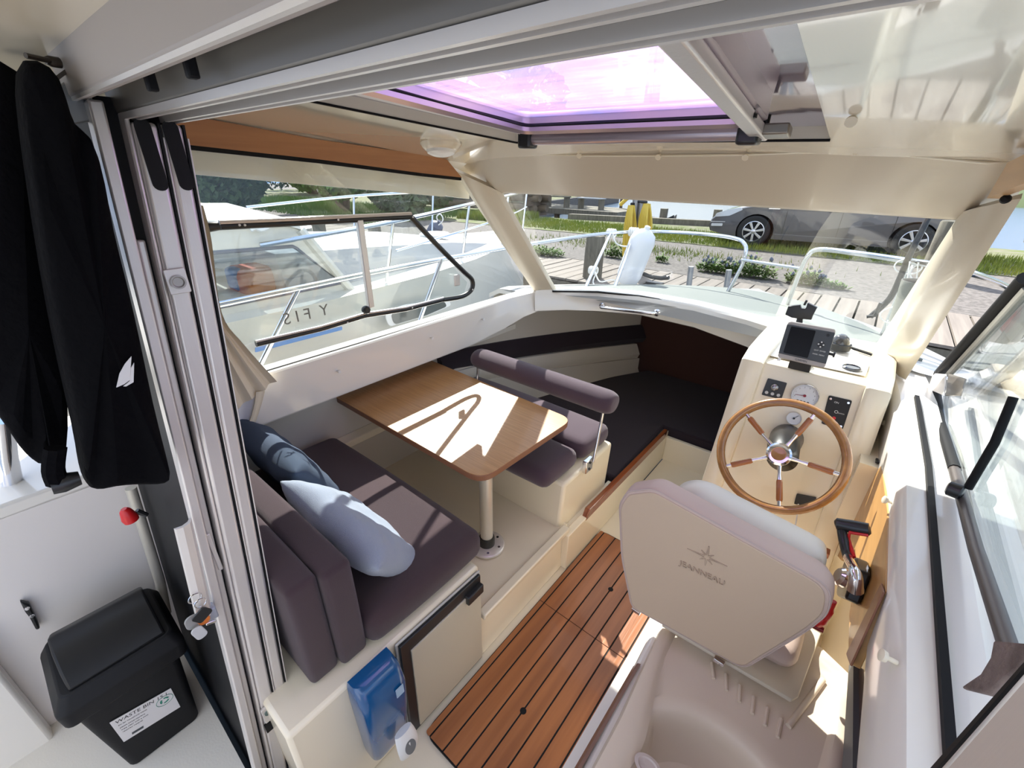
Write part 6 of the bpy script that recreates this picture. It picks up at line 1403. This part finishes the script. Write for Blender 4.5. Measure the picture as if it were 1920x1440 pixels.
# second boat further left, under a grey canvas cover
sb = thing('canvas_covered_boat', 'low boat under a dark grey canvas cover behind the cabin boat roof', 'boat', (-9.9, 1.0, 0)); rings = []
for y in (-3, 0, 2.5, 3.6, 4.4, 4.9, 5.1):
    h = 1.0 * (1 if y < 2 else max(.02, 1 - ((y - 2) / 3.15) ** 2)); rings.append([(-10 - h, y, .5), (-10 - h * .7, y, -.65), (-10 + h * .7, y, -.65), (-10 + h, y, .5), (-10, y, .55)])
bm = B(); loft(bm, rings); obj('hull', bm, NW, sb)
rings = [[(-10.9, y, .5), (-10.6, y, .5 + h), (-9.4, y, .5 + h), (-9.05, y, .5)] for y, h in ((-2, .5), (1, .55), (2.6, .5), (3.4, .3), (4.0, .08))]
bm = B(); loft(bm, rings); obj('canvas_cover', bm, mat('grey canvas cover', (.10, .10, .115), .9), sb)
# ---- starboard neighbour: white boat side and pontoon
ssb = thing('starboard_moored_boat', 'white open boat with dark engine cover seen through the starboard window', 'boat', (2.2, 2.0, 0)); rings = []
for y in (-2, 0, 1.5, 3.0, 4.0, 4.7, 5.1):
    h = .95 * (1 if y < 1.5 else max(.02, 1 - ((y - 1.5) / 3.65) ** 2)); rings.append([(2.35 - h, y, .62), (2.35 - h * .8, y, -.1), (2.35 - h * .5, y, -.65), (2.35 + h * .5, y, -.65), (2.35 + h * .8, y, -.1), (2.35 + h, y, .62), (2.35 + h * .8, y, .64), (2.35, y, .55), (2.35 - h * .8, y, .64)])
bm = B(); loft(bm, rings); obj('hull', bm, mat('light grey hull', (.27, .275, .28), .4, coat=.3), ssb)
bm = B(); box(bm, 1.75, 2.3, 1.9, 2.5, .62, .80); obj('seat_locker', bm, mat('grey locker', (.30, .30, .31), .5), ssb, bevel=.04)
bm = B(); box(bm, 2.3, 2.9, .6, 1.5, .62, 1.0); obj('dark_cover', bm, mat('dark blue grey cover', (.10, .11, .14), .7), ssb, bevel=.08)
wf = thing('round_white_fender', 'large round white fender on the starboard side deck behind the turning knob', 'fender', (.62, 1.0, .96))
c = AX(1925, 905, .68); bm = B(); lathe(bm, [(.02, -.15), (.10, -.13), (.15, -.06), (.16, .0), (.15, .07), (.10, .125), (.04, .15), (.03, .18)], Matrix.Translation(c), 32); obj('fender_ball', bm, mat('grey white vinyl', (.70, .71, .74), .35, coat=.3), wf)
bm = B(); tube(bm, smoothpath([c + Vector((0, 0, .18)), c + Vector((-.03, .05, .24)), c + Vector((.02, .14, .30))], 4), .009, 8); obj('fender_rope', bm, ROPE, wf)
gbk = thing('milky_bucket', 'milky bucket with a red float inside, on the foredeck behind the starboard pillar', 'bucket', AY(1712, 600, 2.4))
c = AY(1716, 565, 2.4); bm = B(); lathe(bm, [(.055, -.10), (.066, .08), (.069, .08), (.058, -.09)], Matrix.Translation(c), 24); obj('bucket_wall', bm, mat('milky plastic', (.30, .31, .27), .3, trans=.4), gbk)
bm = B(); c2 = c + Vector((.02, 0, -.02)); box(bm, -.04, .05, -.04, .04, -.06, .06, Matrix.Translation(c2)); obj('red_float', bm, mat('red float', (.55, .03, .04), .5), gbk, bevel=.02)

# ---- turn the lettering into real meshes
dg = bpy.context.evaluated_depsgraph_get()
for o in [o for o in bpy.data.objects if o.type == 'FONT']:
    me = bpy.data.meshes.new_from_object(o.evaluated_get(dg), depsgraph=dg); nm = o.name; me.materials.clear(); me.materials.append(o.data.materials[0])
    n_ = bpy.data.objects.new('tmp', me); COL.objects.link(n_); n_.parent = o.parent; n_.matrix_parent_inverse = o.matrix_parent_inverse.copy(); n_.matrix_basis = o.matrix_basis.copy()
    bpy.data.objects.remove(o); n_.name = nm
